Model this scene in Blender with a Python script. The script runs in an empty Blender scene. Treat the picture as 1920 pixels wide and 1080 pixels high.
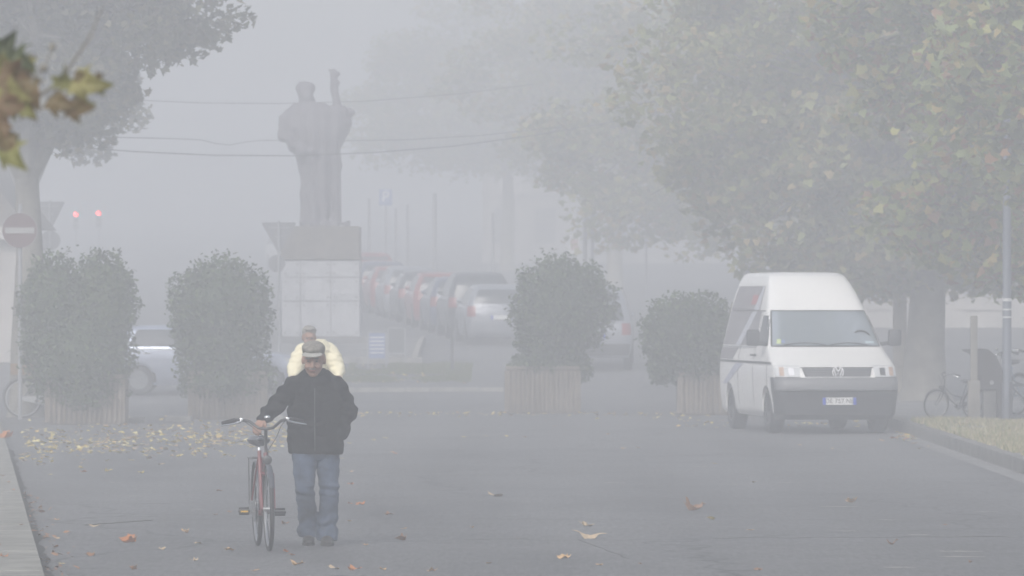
import bpy, bmesh, math, random
import numpy as np
from mathutils import Vector, Matrix, noise
PI = math.pi
R = math.radians
random.seed(7)
sc = bpy.context.scene
C = sc.collection

# ---------------------------------------------------------------- camera, sky, sun, exposure
F = 10667.0            # focal length in photo pixels (200 mm on 36 mm)
H = 2.07               # eye height above the road
HY = 559.0             # photo row of the horizon
cam_d = bpy.data.cameras.new('camera'); cam = bpy.data.objects.new('camera', cam_d); C.objects.link(cam)
cam_d.lens = 200; cam_d.sensor_width = 36; cam_d.clip_start = .5; cam_d.clip_end = 3000
cam.location = (0, 0, H); cam.rotation_euler = (R(90) + (HY-540)/F, 0, 0)
cam_d.dof.use_dof = True; cam_d.dof.focus_distance = 48.5; cam_d.dof.aperture_fstop = 8
sc.camera = cam
w = bpy.data.worlds.new('World'); sc.world = w; w.use_nodes = True
nt = w.node_tree; nt.nodes.clear()
wo = nt.nodes.new('ShaderNodeOutputWorld'); bg = nt.nodes.new('ShaderNodeBackground'); bg.inputs[1].default_value = .13
sky = nt.nodes.new('ShaderNodeTexSky'); sky.sky_type = 'NISHITA'; sky.sun_disc = False
sky.sun_elevation = R(38); sky.sun_rotation = R(200); sky.air_density = 1; sky.dust_density = 4; sky.ozone_density = 1.0
hs = nt.nodes.new('ShaderNodeHueSaturation'); hs.inputs['Saturation'].default_value = .40
nt.links.new(sky.outputs[0], hs.inputs['Color']); nt.links.new(hs.outputs[0], bg.inputs[0]); nt.links.new(bg.outputs[0], wo.inputs[0])
sl = bpy.data.lights.new('sun', 'SUN'); sl.energy = .7; sl.angle = R(25); sl.color = (1, .965, .91)
so = bpy.data.objects.new('sun', sl); C.objects.link(so)
el, az = R(38), R(200)
sdir = Vector((math.sin(az)*math.cos(el), math.cos(az)*math.cos(el), math.sin(el)))
so.rotation_euler = sdir.to_track_quat('Z', 'Y').to_euler(); so.location = (0, 0, 60)
sc.view_settings.view_transform = 'Standard'; sc.view_settings.look = 'None'
sc.view_settings.exposure = 0.74; sc.view_settings.gamma = 1
sc.render.engine = 'CYCLES'
cy = sc.cycles
cy.use_denoising = True; cy.max_bounces = 6; cy.diffuse_bounces = 2; cy.glossy_bounces = 2; cy.transmission_bounces = 3
cy.volume_bounces = 2; cy.transparent_max_bounces = 8; cy.caustics_reflective = False; cy.caustics_refractive = False
cy.sample_clamp_indirect = 4
HAZE = .0095

# ---------------------------------------------------------------- helpers
def lin(h):
    c = [int(h[i:i+2], 16)/255 for i in (0, 2, 4)]
    return tuple(((v+.055)/1.055)**2.4 if v > .04045 else v/12.92 for v in c)
def mat(name, col, rough=.6, metal=0, var=0, scale=8, bump=0, bscale=60, spec=.5, col2=None, coat=0, ior=None):
    m = bpy.data.materials.new(name); m.use_nodes = True
    n = m.node_tree.nodes; l = m.node_tree.links; p = n['Principled BSDF']
    p.inputs['Base Color'].default_value = (*col, 1); p.inputs['Roughness'].default_value = rough
    p.inputs['Metallic'].default_value = metal; p.inputs['Specular IOR Level'].default_value = spec
    if coat: p.inputs['Coat Weight'].default_value = coat; p.inputs['Coat Roughness'].default_value = .08
    if ior: p.inputs['IOR'].default_value = ior
    tc = n.new('ShaderNodeTexCoord')
    if var or col2:
        t = n.new('ShaderNodeTexNoise'); t.inputs['Scale'].default_value = scale; t.inputs['Detail'].default_value = 6
        t.inputs['Roughness'].default_value = .65
        l.new(tc.outputs['Object'], t.inputs['Vector'])
        r = n.new('ShaderNodeValToRGB'); l.new(t.outputs[0], r.inputs[0]); l.new(r.outputs[0], p.inputs['Base Color'])
        a = col; b = col2 or tuple(min(1, c*(1+var)) for c in col)
        if not col2: a = tuple(c*(1-var) for c in col)
        r.color_ramp.elements[0].position = .35; r.color_ramp.elements[1].position = .65
        r.color_ramp.elements[0].color = (*a, 1); r.color_ramp.elements[1].color = (*b, 1)
    if bump:
        t2 = n.new('ShaderNodeTexNoise'); t2.inputs['Scale'].default_value = bscale; t2.inputs['Detail'].default_value = 4
        l.new(tc.outputs['Object'], t2.inputs['Vector'])
        bp = n.new('ShaderNodeBump'); bp.inputs['Strength'].default_value = bump; bp.inputs['Distance'].default_value = .02
        l.new(t2.outputs[0], bp.inputs['Height']); l.new(bp.outputs[0], p.inputs['Normal'])
    return m
def leafmat(name, cols, rough=.6, trans=.25):
    m = bpy.data.materials.new(name); m.use_nodes = True
    n = m.node_tree.nodes; l = m.node_tree.links; p = n['Principled BSDF']
    g = n.new('ShaderNodeNewGeometry'); r = n.new('ShaderNodeValToRGB'); r.color_ramp.interpolation = 'CONSTANT'
    l.new(g.outputs['Random Per Island'], r.inputs[0]); l.new(r.outputs[0], p.inputs['Base Color'])
    e = r.color_ramp.elements
    while len(e) < len(cols): e.new(.5)
    for i, c in enumerate(cols): e[i].position = i/len(cols); e[i].color = (*c, 1)
    p.inputs['Roughness'].default_value = rough
    tr = n.new('ShaderNodeBsdfTranslucent'); l.new(r.outputs[0], tr.inputs[0])
    mx = n.new('ShaderNodeMixShader'); mx.inputs[0].default_value = trans
    out = n['Material Output']; l.new(p.outputs[0], mx.inputs[1]); l.new(tr.outputs[0], mx.inputs[2]); l.new(mx.outputs[0], out.inputs[0])
    return m
def emis(name, col, s):
    m = bpy.data.materials.new(name); m.use_nodes = True; p = m.node_tree.nodes['Principled BSDF']
    p.inputs['Base Color'].default_value = (*col, 1); p.inputs['Emission Color'].default_value = (*col, 1); p.inputs['Emission Strength'].default_value = s
    return m

class MB:
    def __init__(s): s.b = bmesh.new()
    def box(s, c, d, rot=None, bev=0):
        r = bmesh.ops.create_cube(s.b, size=1); v = r['verts']
        bmesh.ops.scale(s.b, vec=d, verts=v)
        if bev:
            es = list({e for q in v for e in q.link_edges})
            rb = bmesh.ops.bevel(s.b, geom=es, offset=bev, segments=2, affect='EDGES', profile=.5)
            v = list({q for f in rb['faces'] for q in f.verts} | {q for q in v if q.is_valid})
        if rot: bmesh.ops.rotate(s.b, cent=(0, 0, 0), matrix=rot, verts=v)
        bmesh.ops.translate(s.b, vec=c, verts=v); return s
    def tube(s, pts, rad, n=8, cap=True, closed=False):
        pts = [Vector(p) for p in pts]; k = len(pts)
        rad = [rad]*k if not isinstance(rad, (list, tuple)) else rad
        rings = []; prev = None
        for i, p in enumerate(pts):
            if closed: t = pts[(i+1) % k]-pts[i-1]
            else: t = pts[min(i+1, k-1)]-pts[max(i-1, 0)]
            t.normalize()
            if prev is None:
                a = Vector((0, 0, 1)) if abs(t.z) < .9 else Vector((1, 0, 0)); u = t.cross(a).normalized()
            else: u = (prev-t*prev.dot(t)).normalized()
            prev = u; v = t.cross(u)
            rr = rad[i]; rx, ry = rr if isinstance(rr, (list, tuple)) else (rr, rr)
            rings.append([s.b.verts.new(p+u*rx*math.cos(2*PI*j/n)+v*ry*math.sin(2*PI*j/n)) for j in range(n)])
        for i in range(k if closed else k-1):
            a, b = rings[i], rings[(i+1) % k]
            for j in range(n): s.b.faces.new((a[j], a[(j+1) % n], b[(j+1) % n], b[j]))
        if cap and not closed:
            s.b.faces.new(rings[0][::-1]); s.b.faces.new(rings[-1])
        return s
    def cyl(s, a, b, r, n=12, r2=None): return s.tube([a, b], [r, r if r2 is None else r2], n)
    def ell(s, c, r, n=16, rot=None):
        q = bmesh.ops.create_uvsphere(s.b, u_segments=n, v_segments=max(6, n//2+2), radius=1)['verts']
        bmesh.ops.scale(s.b, vec=r, verts=q)
        if rot: bmesh.ops.rotate(s.b, cent=(0, 0, 0), matrix=rot, verts=q)
        bmesh.ops.translate(s.b, vec=c, verts=q); return s
    def chain(s, pts, rs, n=14):      # round-ended limb
        s.tube(pts, rs, n)
        for p, r in zip(pts, rs):
            r = r if not isinstance(r, (list, tuple)) else min(r)
            s.ell(p, (r, r, r), 12)
        return s
    def zloft(s, rings, n=28, p=2.0):          # rings: (z, rx, ry, cx, cy)
        L = []
        for z, rx, ry, cx, cy in rings:
            row = []
            for j in range(n):
                a = 2*PI*j/n; c_, s_ = math.cos(a), math.sin(a)
                row.append(s.b.verts.new((cx+rx*math.copysign(abs(c_)**(2/p), c_), cy+ry*math.copysign(abs(s_)**(2/p), s_), z)))
            L.append(row)
        for a, b in zip(L, L[1:]):
            for j in range(n): s.b.faces.new((a[j], a[(j+1) % n], b[(j+1) % n], b[j]))
        s.b.faces.new(L[0][::-1]); s.b.faces.new(L[-1]); return s
    def prism(s, pts, y0, y1):                 # outline in xz, extruded in y
        a = [s.b.verts.new((x, y0, z)) for x, z in pts]; b = [s.b.verts.new((x, y1, z)) for x, z in pts]
        s.b.faces.new(a); s.b.faces.new(b[::-1]); n = len(pts)
        for i in range(n): s.b.faces.new((a[i], b[i], b[(i+1) % n], a[(i+1) % n]))
        return s
    def ring(s, c, r, t, axis='x', n=40, m=8, ty=None):    # torus
        ty = ty or t; pts = []
        rows = []
        for i in range(n):
            a = 2*PI*i/n; row = []
            for j in range(m):
                b = 2*PI*j/m; rr = r+t*math.cos(b); o = ty*math.sin(b)
                q = (o, rr*math.cos(a), rr*math.sin(a)) if axis == 'x' else ((rr*math.cos(a), o, rr*math.sin(a)) if axis == 'y' else (rr*math.cos(a), rr*math.sin(a), o))
                row.append(s.b.verts.new(Vector(q)+Vector(c)))
            rows.append(row)
        for i in range(n):
            a, b = rows[i], rows[(i+1) % n]
            for j in range(m): s.b.faces.new((a[j], b[j], b[(j+1) % m], a[(j+1) % m]))
        return s
    def mesh(s, name='m'):
        bmesh.ops.recalc_face_normals(s.b, faces=s.b.faces); me = bpy.data.meshes.new(name); s.b.to_mesh(me); s.b.free(); return me
def link(name, me, m, parent=None, smooth=True, loc=None):
    o = bpy.data.objects.new(name, me); C.objects.link(o)
    if m: me.materials.clear(); me.materials.append(m)
    if smooth:
        me.polygons.foreach_set('use_smooth', [True]*len(me.polygons))
        try: me.set_sharp_from_angle(angle=R(35))
        except Exception: pass
    if parent: o.parent = parent
    if loc is not None: o.location = loc
    return o
def obj(name, mb, m, parent=None, smooth=True, loc=None): return link(name, mb.mesh(name), m, parent, smooth, loc)
def tag(o, label, cat, group=None):
    o['label'] = label; o['category'] = cat
    if group: o['group'] = group
    return o
def thing(name, label, cat, loc=(0, 0, 0), rz=0, group=None):
    o = bpy.data.objects.new(name, None); C.objects.link(o); o.location = loc; o.rotation_euler = (0, 0, rz)
    o.empty_display_size = .2
    return tag(o, label, cat, group)
def struct(name, me, m, smooth=False):
    o = link(name, me, m, None, smooth); o['kind'] = 'structure'; return o
def dup(root, loc, rz, label, group=None):
    def cp(o, par):
        c = o.copy(); C.objects.link(c); c.parent = par
        for ch in kids.get(o.name, []): cp(ch, c)
        return c
    kids = {}
    for o in bpy.data.objects:
        if o.parent: kids.setdefault(o.parent.name, []).append(o)
    r = cp(root, None); r.location = loc; r.rotation_euler = (0, 0, rz); r['label'] = label
    if group: r['group'] = group
    return r
def remesh(mb, vox, smooth=3, fac=.6, disp=None):
    me = mb.mesh(); o = bpy.data.objects.new('tmp', me); C.objects.link(o)
    q = o.modifiers.new('r', 'REMESH'); q.mode = 'VOXEL'; q.voxel_size = vox; q.use_smooth_shade = True
    if smooth:
        k = o.modifiers.new('s', 'SMOOTH'); k.iterations = smooth; k.factor = fac
    dg = bpy.context.evaluated_depsgraph_get(); dg.update()
    out = bpy.data.meshes.new_from_object(o.evaluated_get(dg)); bpy.data.objects.remove(o)
    if disp:
        n = [v.normal.copy() for v in out.vertices]
        for v, nn in zip(out.vertices, n): v.co += nn*disp(v.co)
    return out
def gz(y):
    P = [(-50, 0), (108, 0), (118, .05), (126, .35), (139, .85), (184, 1.8), (250, 3.4), (300, 4.6), (470, 8.6)]
    for (a, za), (b, zb) in zip(P, P[1:]):
        if y <= b: return za+(zb-za)*(y-a)/(b-a)
    return P[-1][1]
def at(px, py, d): return Vector(((px-960)/F*d, d, H+(HY-py)/F*d))
def gp(px, py, z=0):          # point on a level z seen at this spot of the photograph
    d = (H-z)*F/(py-HY); return Vector(((px-960)/F*d, d, z))
def text_mesh(txt, size, ext=.001):
    cu = bpy.data.curves.new('t', 'FONT'); cu.body = txt; cu.size = size; cu.extrude = ext; cu.align_x = 'CENTER'; cu.align_y = 'CENTER'
    o = bpy.data.objects.new('t', cu); C.objects.link(o); dg = bpy.context.evaluated_depsgraph_get(); dg.update()
    me = bpy.data.meshes.new_from_object(o.evaluated_get(dg)); bpy.data.objects.remove(o)
    me.transform(Matrix.Rotation(PI/2, 4, 'X')); return me      # upright, readable from -y
def grid_sheet(xs, ys, zf):
    v = [(x, y, zf(x, y)) for y in ys for x in xs]; nx = len(xs)
    f = [(j*nx+i, j*nx+i+1, (j+1)*nx+i+1, (j+1)*nx+i) for j in range(len(ys)-1) for i in range(nx-1)]
    me = bpy.data.meshes.new('s'); me.from_pydata(v, [], f); return me

# ---------------------------------------------------------------- materials
def asphalt():
    m = bpy.data.materials.new('asphalt'); m.use_nodes = True; n = m.node_tree.nodes; l = m.node_tree.links; p = n['Principled BSDF']
    tc = n.new('ShaderNodeTexCoord')
    def nz(s, d=5, vec=None, ro=.6):
        t = n.new('ShaderNodeTexNoise'); t.inputs['Scale'].default_value = s; t.inputs['Detail'].default_value = d; t.inputs['Roughness'].default_value = ro
        l.new(vec or tc.outputs['Object'], t.inputs['Vector']); return t.outputs[0]
    def ramp(i, a, b, pa, pb):
        r = n.new('ShaderNodeValToRGB'); l.new(i, r.inputs[0]); e = r.color_ramp.elements
        e[0].position = pa; e[1].position = pb; e[0].color = (*a, 1); e[1].color = (*b, 1); return r.outputs[0]
    def mix(a, b, f, mode='MIX'):
        x = n.new('ShaderNodeMix'); x.data_type = 'RGBA'; x.blend_type = mode
        if isinstance(f, float): x.inputs[0].default_value = f
        else: l.new(f, x.inputs[0])
        l.new(a, x.inputs[6])
        if isinstance(b, tuple): x.inputs[7].default_value = (*b, 1)
        else: l.new(b, x.inputs[7])
        return x.outputs[2]
    mp = n.new('ShaderNodeMapping'); mp.inputs['Scale'].default_value = (.35, .03, 1); mp.inputs['Rotation'].default_value = (0, 0, .12)
    l.new(tc.outputs['Object'], mp.inputs[0])
    base = ramp(nz(1.0, 3, mp.outputs[0], .4), (.095, .096, .099), (.135, .136, .139), .33, .68)      # broad wear along the road
    grain = ramp(nz(85, 3), (.62,)*3, (1.4,)*3, .3, .7)
    c = mix(base, grain, 1.0, 'MULTIPLY')
    blot = ramp(nz(.28, 4), (0, 0, 0), (.6, .6, .6), .56, .72)
    c = mix(c, (.08, .082, .087), blot)
    mp2 = n.new('ShaderNodeMapping'); mp2.inputs['Scale'].default_value = (1.4, .5, 1); l.new(tc.outputs['Object'], mp2.inputs[0])
    scuff = ramp(nz(2.2, 8, mp2.outputs[0], .75), (0, 0, 0), (.7, .7, .7), .70, .80)
    c = mix(c, (.2, .2, .2), scuff)
    v = n.new('ShaderNodeTexVoronoi'); v.feature = 'DISTANCE_TO_EDGE'; v.inputs['Scale'].default_value = .16
    dist = n.new('ShaderNodeTexNoise'); dist.inputs['Scale'].default_value = 1.3; l.new(tc.outputs['Object'], dist.inputs['Vector'])
    va = n.new('ShaderNodeVectorMath'); va.operation = 'ADD'; l.new(tc.outputs['Object'], va.inputs[0]); l.new(dist.outputs['Color'], va.inputs[1]); l.new(va.outputs[0], v.inputs['Vector'])
    cr = ramp(v.outputs['Distance'], (1, 1, 1), (0, 0, 0), .002, .006)
    c = mix(c, (.03, .03, .032), cr)
    mp3 = n.new('ShaderNodeMapping'); mp3.inputs['Scale'].default_value = (22, 2.4, 1); l.new(tc.outputs['Object'], mp3.inputs[0])
    st_ = ramp(nz(1.0, 4, mp3.outputs[0], .8), (.5,)*3, (1.6,)*3, .30, .70); c = mix(c, st_, 1.0, 'MULTIPLY')
    mp4 = n.new('ShaderNodeMapping'); mp4.inputs['Scale'].default_value = (9, 1.1, 1); l.new(tc.outputs['Object'], mp4.inputs[0])
    sp_ = ramp(nz(1.0, 6, mp4.outputs[0], .75), (0, 0, 0), (.75, .75, .75), .67, .73); c = mix(c, (.21, .21, .205), sp_)
    mp5 = n.new('ShaderNodeMapping'); mp5.inputs['Scale'].default_value = (.42, .012, 1); l.new(tc.outputs['Object'], mp5.inputs[0])
    mp6 = n.new('ShaderNodeMapping'); mp6.inputs['Scale'].default_value = (.30, .10, 1); mp6.inputs['Location'].default_value = (3.1, 1.7, 0); l.new(tc.outputs['Object'], mp6.inputs[0])
    dk = ramp(nz(1.0, 5, mp6.outputs[0], .62), (0, 0, 0), (.7, .7, .7), .53, .70); c = mix(c, (.05, .051, .055), dk)
    tr_ = ramp(nz(1.0, 2, mp5.outputs[0], .5), (.86,)*3, (1.1,)*3, .38, .62); c = mix(c, tr_, 1.0, 'MULTIPLY')
    l.new(c, p.inputs['Base Color'])
    p.inputs['Roughness'].default_value = .75
    rr = ramp(nz(.5, 3), (.72,)*3, (.85,)*3, .4, .6); l.new(rr, p.inputs['Roughness'])
    bp = n.new('ShaderNodeBump'); bp.inputs['Strength'].default_value = .5; bp.inputs['Distance'].default_value = .01
    l.new(nz(60, 4), bp.inputs['Height']); l.new(bp.outputs[0], p.inputs['Normal'])
    return m
M = dict(
    asphalt=asphalt(),
    stone=mat('kerb_stone', (.27, .265, .25), .85, var=.3, scale=3, bump=.4),
    slab=mat('pavement_slab', (.28, .275, .25), .85, col2=(.15, .15, .135), scale=3.2, bump=.4),
    paved=mat('pale_paving', (.2, .2, .2), .85, var=.25, scale=1.2, bump=.3),
    dirt=mat('gutter_dirt', (.03, .028, .025), .95, var=.5, scale=9, bump=.8),
    paint=mat('worn_road_paint', (.30, .29, .25), .7, var=.3, scale=20),
    concrete=mat('ribbed_concrete', (.19, .163, .135), .85, var=.25, scale=3, bump=.3),
    soil=mat('soil', (.05, .035, .025), .95, var=.3, bump=.6),
    bark=mat('plane_bark', (.26, .25, .22), .85, col2=(.13, .12, .105), scale=3, bump=.6, bscale=14),
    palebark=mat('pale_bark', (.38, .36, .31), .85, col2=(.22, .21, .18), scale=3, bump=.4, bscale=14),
    white=mat('white_paint', (.86, .86, .85), .3, coat=.4, var=.03, scale=1.5),
    silver=mat('silver_paint', (.30, .32, .36), .35, .3, coat=.5), rimdark=mat('worn_rim', (.20, .21, .22), .5, .4),
    greyblue=mat('grey_blue_paint', (.50, .55, .68), .28, .85, coat=.6),
    red=mat('red_paint', (.27, .03, .03), .3, coat=.5),
    darkcar=mat('dark_paint', (.03, .035, .045), .3, coat=.5),
    bluecar=mat('dark_blue_paint', (.03, .05, .12), .3, coat=.5),
    glass=mat('window_glass', (.045, .055, .065), .12, spec=.5, ior=1.55),
    screen=mat('windscreen_glass', (.28, .34, .39), .06, spec=1, ior=2.8),  # pale blue base colour stands in for sky reflected in the glass
    black=mat('black_rubber', (.018, .018, .02), .7, bump=.2),
    plastic=mat('grey_bumper_plastic', (.055, .058, .065), .55),
    grille=mat('grille_plastic', (.17, .175, .185), .4),
    chrome=mat('chrome', (.75, .76, .78), .18, 1),
    steel=mat('steel', (.4, .41, .42), .35, .9), darksteel=mat('dark_steel', (.06, .06, .065), .4, .2), emblem=mat('bright_emblem', (.9, .9, .92), .45, .0),
    lens=mat('clear_lens', (.62, .64, .66), .12, spec=1),
    amber=mat('amber_lens', (.48, .34, .26), .25),
    redlens=mat('red_lens', (.25, .03, .03), .2),
    yellow=mat('yellow_reflector', (.7, .42, .02), .3),
    plate=mat('plate_white', (.75, .76, .76), .4), plateblue=mat('plate_blue', (.02, .07, .5), .4), ink=mat('plate_ink', (.02, .02, .02), .5),
    bronze=mat('statue_bronze', (.12, .11, .13), .65, .0, col2=(.19, .18, .20), scale=3, bump=.4, bscale=20),
    granite=mat('brown_granite', (.16, .145, .125), .8, var=.25, scale=5),
    marble=mat('marble_panel', (.50, .51, .54), .6, var=.12, scale=1.5),
    signback=mat('sign_back_grey', (.17, .175, .19), .6, .2), signred=mat('sign_red', (.33, .03, .035), .5), signwhite=mat('sign_white', (.75, .75, .75), .4),
    signblue=mat('sign_blue', (.16, .22, .42), .5), pole=mat('galvanised_pole', (.30, .31, .33), .55, .2), bluepole=mat('blue_grey_pole', (.16, .18, .22), .45, .3),
    skin=mat('skin', (.30, .18, .135), .55, var=.14, scale=9, spec=.4), lip=mat('lip', (.26, .09, .07), .5), eye=mat('eye_dark', (.03, .02, .015), .3),
    hair=mat('grey_hair', (.24, .23, .21), .8, var=.3, scale=60), jacket=mat('black_fleece', (.006, .007, .009), .9, spec=.15, var=.25, scale=25, bump=.4, bscale=120),
    cream=mat('cream_nylon', (.82, .76, .54), .55, var=.06, scale=6, bump=.2, bscale=40), cap=mat('grey_tweed', (.19, .18, .16), .9, var=.45, scale=60),
    capedge=mat('cap_peak', (.30, .30, .28), .8), shoe=mat('shoe_leather', (.03, .027, .025), .5), sole=mat('shoe_sole', (.05, .048, .045), .8),
    trousers=mat('dark_trousers', (.04, .045, .055), .9),
    bikered=mat('bicycle_red', (.15, .012, .018), .35, coat=.4), bikedark=mat('bicycle_dark', (.04, .045, .06), .4, coat=.3), bikeblue=mat('bicycle_blue', (.08, .16, .26), .4, coat=.3),
    saddle=mat('black_saddle', (.10, .105, .12), .28, spec=.8), crate=mat('tan_crate', (.24, .15, .08), .8, var=.2),
    wall=mat('pale_render', (.50, .48, .46), .9, var=.15, scale=.6), wall2=mat('warm_plaster', (.48, .44, .38), .9, var=.12, scale=.6), dark=mat('dark_opening', (.03, .03, .035), .5), hazegrey=mat('haze_paled_grey', (.27, .27, .27), .7),  # walls and window grey lightened: distant fog put into their colour
    shelter=mat('dark_shelter', (.04, .038, .042), .6), grey=mat('grey_cabinet', (.16, .16, .155), .7, var=.1), wood=mat('weathered_post', (.22, .21, .19), .85, var=.2, scale=5),
    wire=mat('cable_black', (.02, .02, .02), .6),
    shrub=leafmat('shrub_leaf', [(.024, .05, .010), (.036, .068, .014), (.05, .09, .022), (.016, .032, .008), (.09, .13, .04)], .45, .12),
    planeA=leafmat('plane_leaf_autumn', [(.24, .29, .07), (.18, .22, .055), (.30, .35, .11), (.38, .37, .10), (.14, .18, .05), (.40, .31, .10), (.22, .27, .09), (.30, .16, .07)], .5, .35),
    planeC=leafmat('plane_leaf_pale', [(.25, .28, .10), (.20, .23, .08), (.30, .32, .12), (.35, .33, .13), (.18, .20, .07), (.36, .28, .12)], .6, .35),
    planeB=leafmat('plane_leaf_green', [(.14, .15, .08), (.10, .115, .06), (.17, .175, .09), (.26, .24, .13), (.09, .10, .055), (.20, .19, .12)], .5, .45),
    grassdry=leafmat('dry_grass', [(.46, .41, .25), (.30, .30, .14), (.54, .49, .34), (.22, .25, .10), (.42, .35, .21)], .7, .3),
    grassgreen=leafmat('short_grass', [(.10, .14, .04), (.13, .16, .05), (.16, .15, .06)], .7, .3),
    litter=leafmat('yellow_litter', [(.70, .58, .18), (.60, .47, .14), (.78, .68, .32), (.34, .20, .08), (.66, .45, .14)], .6, .1),
)
# jeans: worn pale fronts over darker denim
jm = mat('jeans', (.022, .034, .062), .9, col2=(.085, .12, .19), scale=5, bump=.35, bscale=150); M['jeans'] = jm
DL = [mat('dry_leaf_'+n, c, .7, var=.35, scale=25, bump=.5, bscale=40) for n, c in
      (('orange', (.46, .17, .045)), ('brown', (.28, .14, .065)), ('pale', (.50, .38, .24)), ('yellow', (.62, .50, .17)), ('tan', (.55, .36, .18)))]

# ---------------------------------------------------------------- the setting
ys = [-30, 0, 30, 50, 70, 90, 100, 106, 110, 114, 118, 122, 126, 130, 134, 139, 150, 165, 184, 205, 225, 250, 275, 300, 350, 400, 450]
struct('ground', grid_sheet(list(range(-150, 151, 15)), ys, lambda x, y: gz(y)), M['asphalt'])
# left pavement, the photographer's side: edge line runs a little across the view
ang = math.atan(-.0962)
def kx(y): return -3.19-.0962*(y-39.0)
p = MB()
yy = -6.0; rnd = random.Random(3)
while yy < 96:
    L = 1.02
    for k in range(6):
        wdt = .36 if k == 0 else .9; off = 0 if k == 0 else .37+(k-1)*.91
        c = Vector((kx(yy+L/2)-off-wdt/2, yy+L/2, .065+rnd.uniform(-.002, .002)))
        p.box(c, (wdt-.008, L-.012+(0), .15), Matrix.Rotation(-ang, 3, 'Z'), .006 if k == 0 and yy > 30 else 0)
    yy += 1.03
struct('pavement', p.mesh(), M['slab'])
p = MB()      # dirt and rotted leaves in the gutter
bm = p.b; rows = []
for i in range(160):
    y = 30+i*.3; a = kx(y)+.002; wd = .09+.06*noise.noise((y*.7, 0, 0))+.05*noise.noise((y*3, 5, 0))
    rows.append((bm.verts.new((a, y, .02)), bm.verts.new((a+max(.02, wd)*.5, y, .012)), bm.verts.new((a+max(.03, wd), y, .0035))))
for a, b in zip(rows, rows[1:]): bm.faces.new((a[0], a[1], b[1], b[0])); bm.faces.new((a[1], a[2], b[2], b[1]))
o = obj('gutter_dirt', p, M['dirt']); o['kind'] = 'stuff'
# right verge and its kerb
p = MB()
for i in range(112):
    y = -6+i*1.0
    bend = 0 if y < 96 else (y-96)**2*.02
    p.box((6.08+bend, y+.5, .055+rnd.uniform(-.004, .004)), (.16, .985, .24), Matrix.Rotation(-(.04*(y-96) if y > 96 else 0), 3, 'Z'), .012)
struct('kerb', p.mesh(), mat('dark_kerb_stone', (.15, .148, .14), .85, var=.3, scale=3, bump=.4))
struct('gutter', grid_sheet([5.72, 5.86, 5.999], list(range(-6, 99, 3)), lambda x, y: .0045), M['paved'])
struct('verge', grid_sheet([6.15, 6.6, 7.5, 9, 12, 20, 40], list(range(-6, 108, 4)), lambda x, y: .16), M['paved'])
# raised island before the statue, planted with a grass strip
p = MB()
def slabpoly(p, pts, up, lo=-.1):
    a = [p.b.verts.new((x, y, gz(y)+up)) for x, y in pts]; b = [p.b.verts.new((x, y, gz(y)+lo)) for x, y in pts]
    p.b.faces.new(a); n = len(pts)
    for i in range(n): p.b.faces.new((a[i], b[i], b[(i+1) % n], a[(i+1) % n]))
xl, xr = -6.4, .3
row = []
for y in (119.2, 122, 126, 130.4): row.append((y,))
for (a,), (b,) in zip(row, row[1:]): slabpoly(p, [(xl, a), (xr, a+.5 if a < 120 else a), (xr-(.4 if b > 130 else 0), b), (xl, b)], .05)
struct('traffic_island', p.mesh(), M['asphalt'])
p = MB()
for i in range(13): p.box((xl+.26+i*.52, 119.2+i*.035, gz(119.2)+.02), (.5, .16, .16), None, .01)
o = struct('island_kerb', p.mesh(), M['stone'])
p = MB()
for a, b in ((131, 134), (134, 139), (139, 143)): slabpoly(p, [(-6.6, a), (-2.3, a), (-2.3, b), (-6.6, b)], .14)
struct('monument_platform', p.mesh(), M['paved'])
p = MB()
for i in range(9): p.box((-6.3+i*.5, 130.9, gz(131)+.08), (.48, .16, .18), None, .01)
for i in range(14): p.box((-2.25, 131.2+i*.9, gz(131.2+i*.9)+.08), (.14, .88, .18), None, .01)
struct('platform_kerb', p.mesh(), M['stone'])
p = MB()      # low pale kerb between the two left planters
for a, b, y in ((232, 268, 793), (310, 358, 791), (498, 530, 789)):
    A = gp(a, y); B = gp(b, y); p.box(((A.x+B.x)/2, A.y+.3, .035), (B.x-A.x, .5, .11), None, .012)
struct('low_kerb', p.mesh(), M['stone'])
# worn paint dashes, chalk streaks
p = MB()
def streak(px, py, wpx, hpx):
    a = gp(px, py); b = gp(px+wpx, py+hpx*.3); wd = .05*hpx
    d = (b-a).normalized(); n_ = Vector((-d.y, d.x, 0)); k = 14; L = []
    for i in range(k+1):
        c = a.lerp(b, i/k)+n_*(noise.noise((px+i*.6, py, 0))*.12); w_ = wd*(.35+.65*abs(noise.noise((i*.9, px, py))))*math.sin(PI*(i+.4)/(k+.8))
        L.append((p.b.verts.new((c.x-n_.x*w_, c.y-n_.y*w_, .0042)), p.b.verts.new((c.x+n_.x*w_, c.y+n_.y*w_, .0042))))
    for q, r in zip(L, L[1:]): p.b.faces.new((q[0], r[0], r[1], q[1]))
for s in ((1530, 950, 90, 3), (1560, 996, 60, 2), (1745, 1034, 100, 3), (1760, 1044, 90, 3), (1340, 908, 80, 2), (1460, 905, 40, 2), (1640, 975, 50, 2), (215, 930, 60, 2),
          (190, 905, 40, 2), (1650, 1064, 70, 3), (1290, 875, 55, 2), (1120, 905, 60, 2), (560, 882, 60, 2), (360, 955, 25, 2), (1820, 960, 60, 2), (1700, 1003, 45, 3)): streak(*s)
o = obj('paint_mark', p, M['paint']); o['kind'] = 'structure'
p = MB()
a = gp(160, 985); b = gp(285, 976)
p.tube([a.lerp(b, i/10)+Vector((0, .1*noise.noise((i*.7, 1, 1)), -.004)) for i in range(11)], .012, 5)
a = gp(1330, 1009); b = gp(1930, 1006)
p.tube([a.lerp(b, i/20)+Vector((0, .25*noise.noise((i*.5, 4, 1)), -.018)) for i in range(21)], [.022+.006*noise.noise((i*.8, 2, 2)) for i in range(21)], 5)
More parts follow.
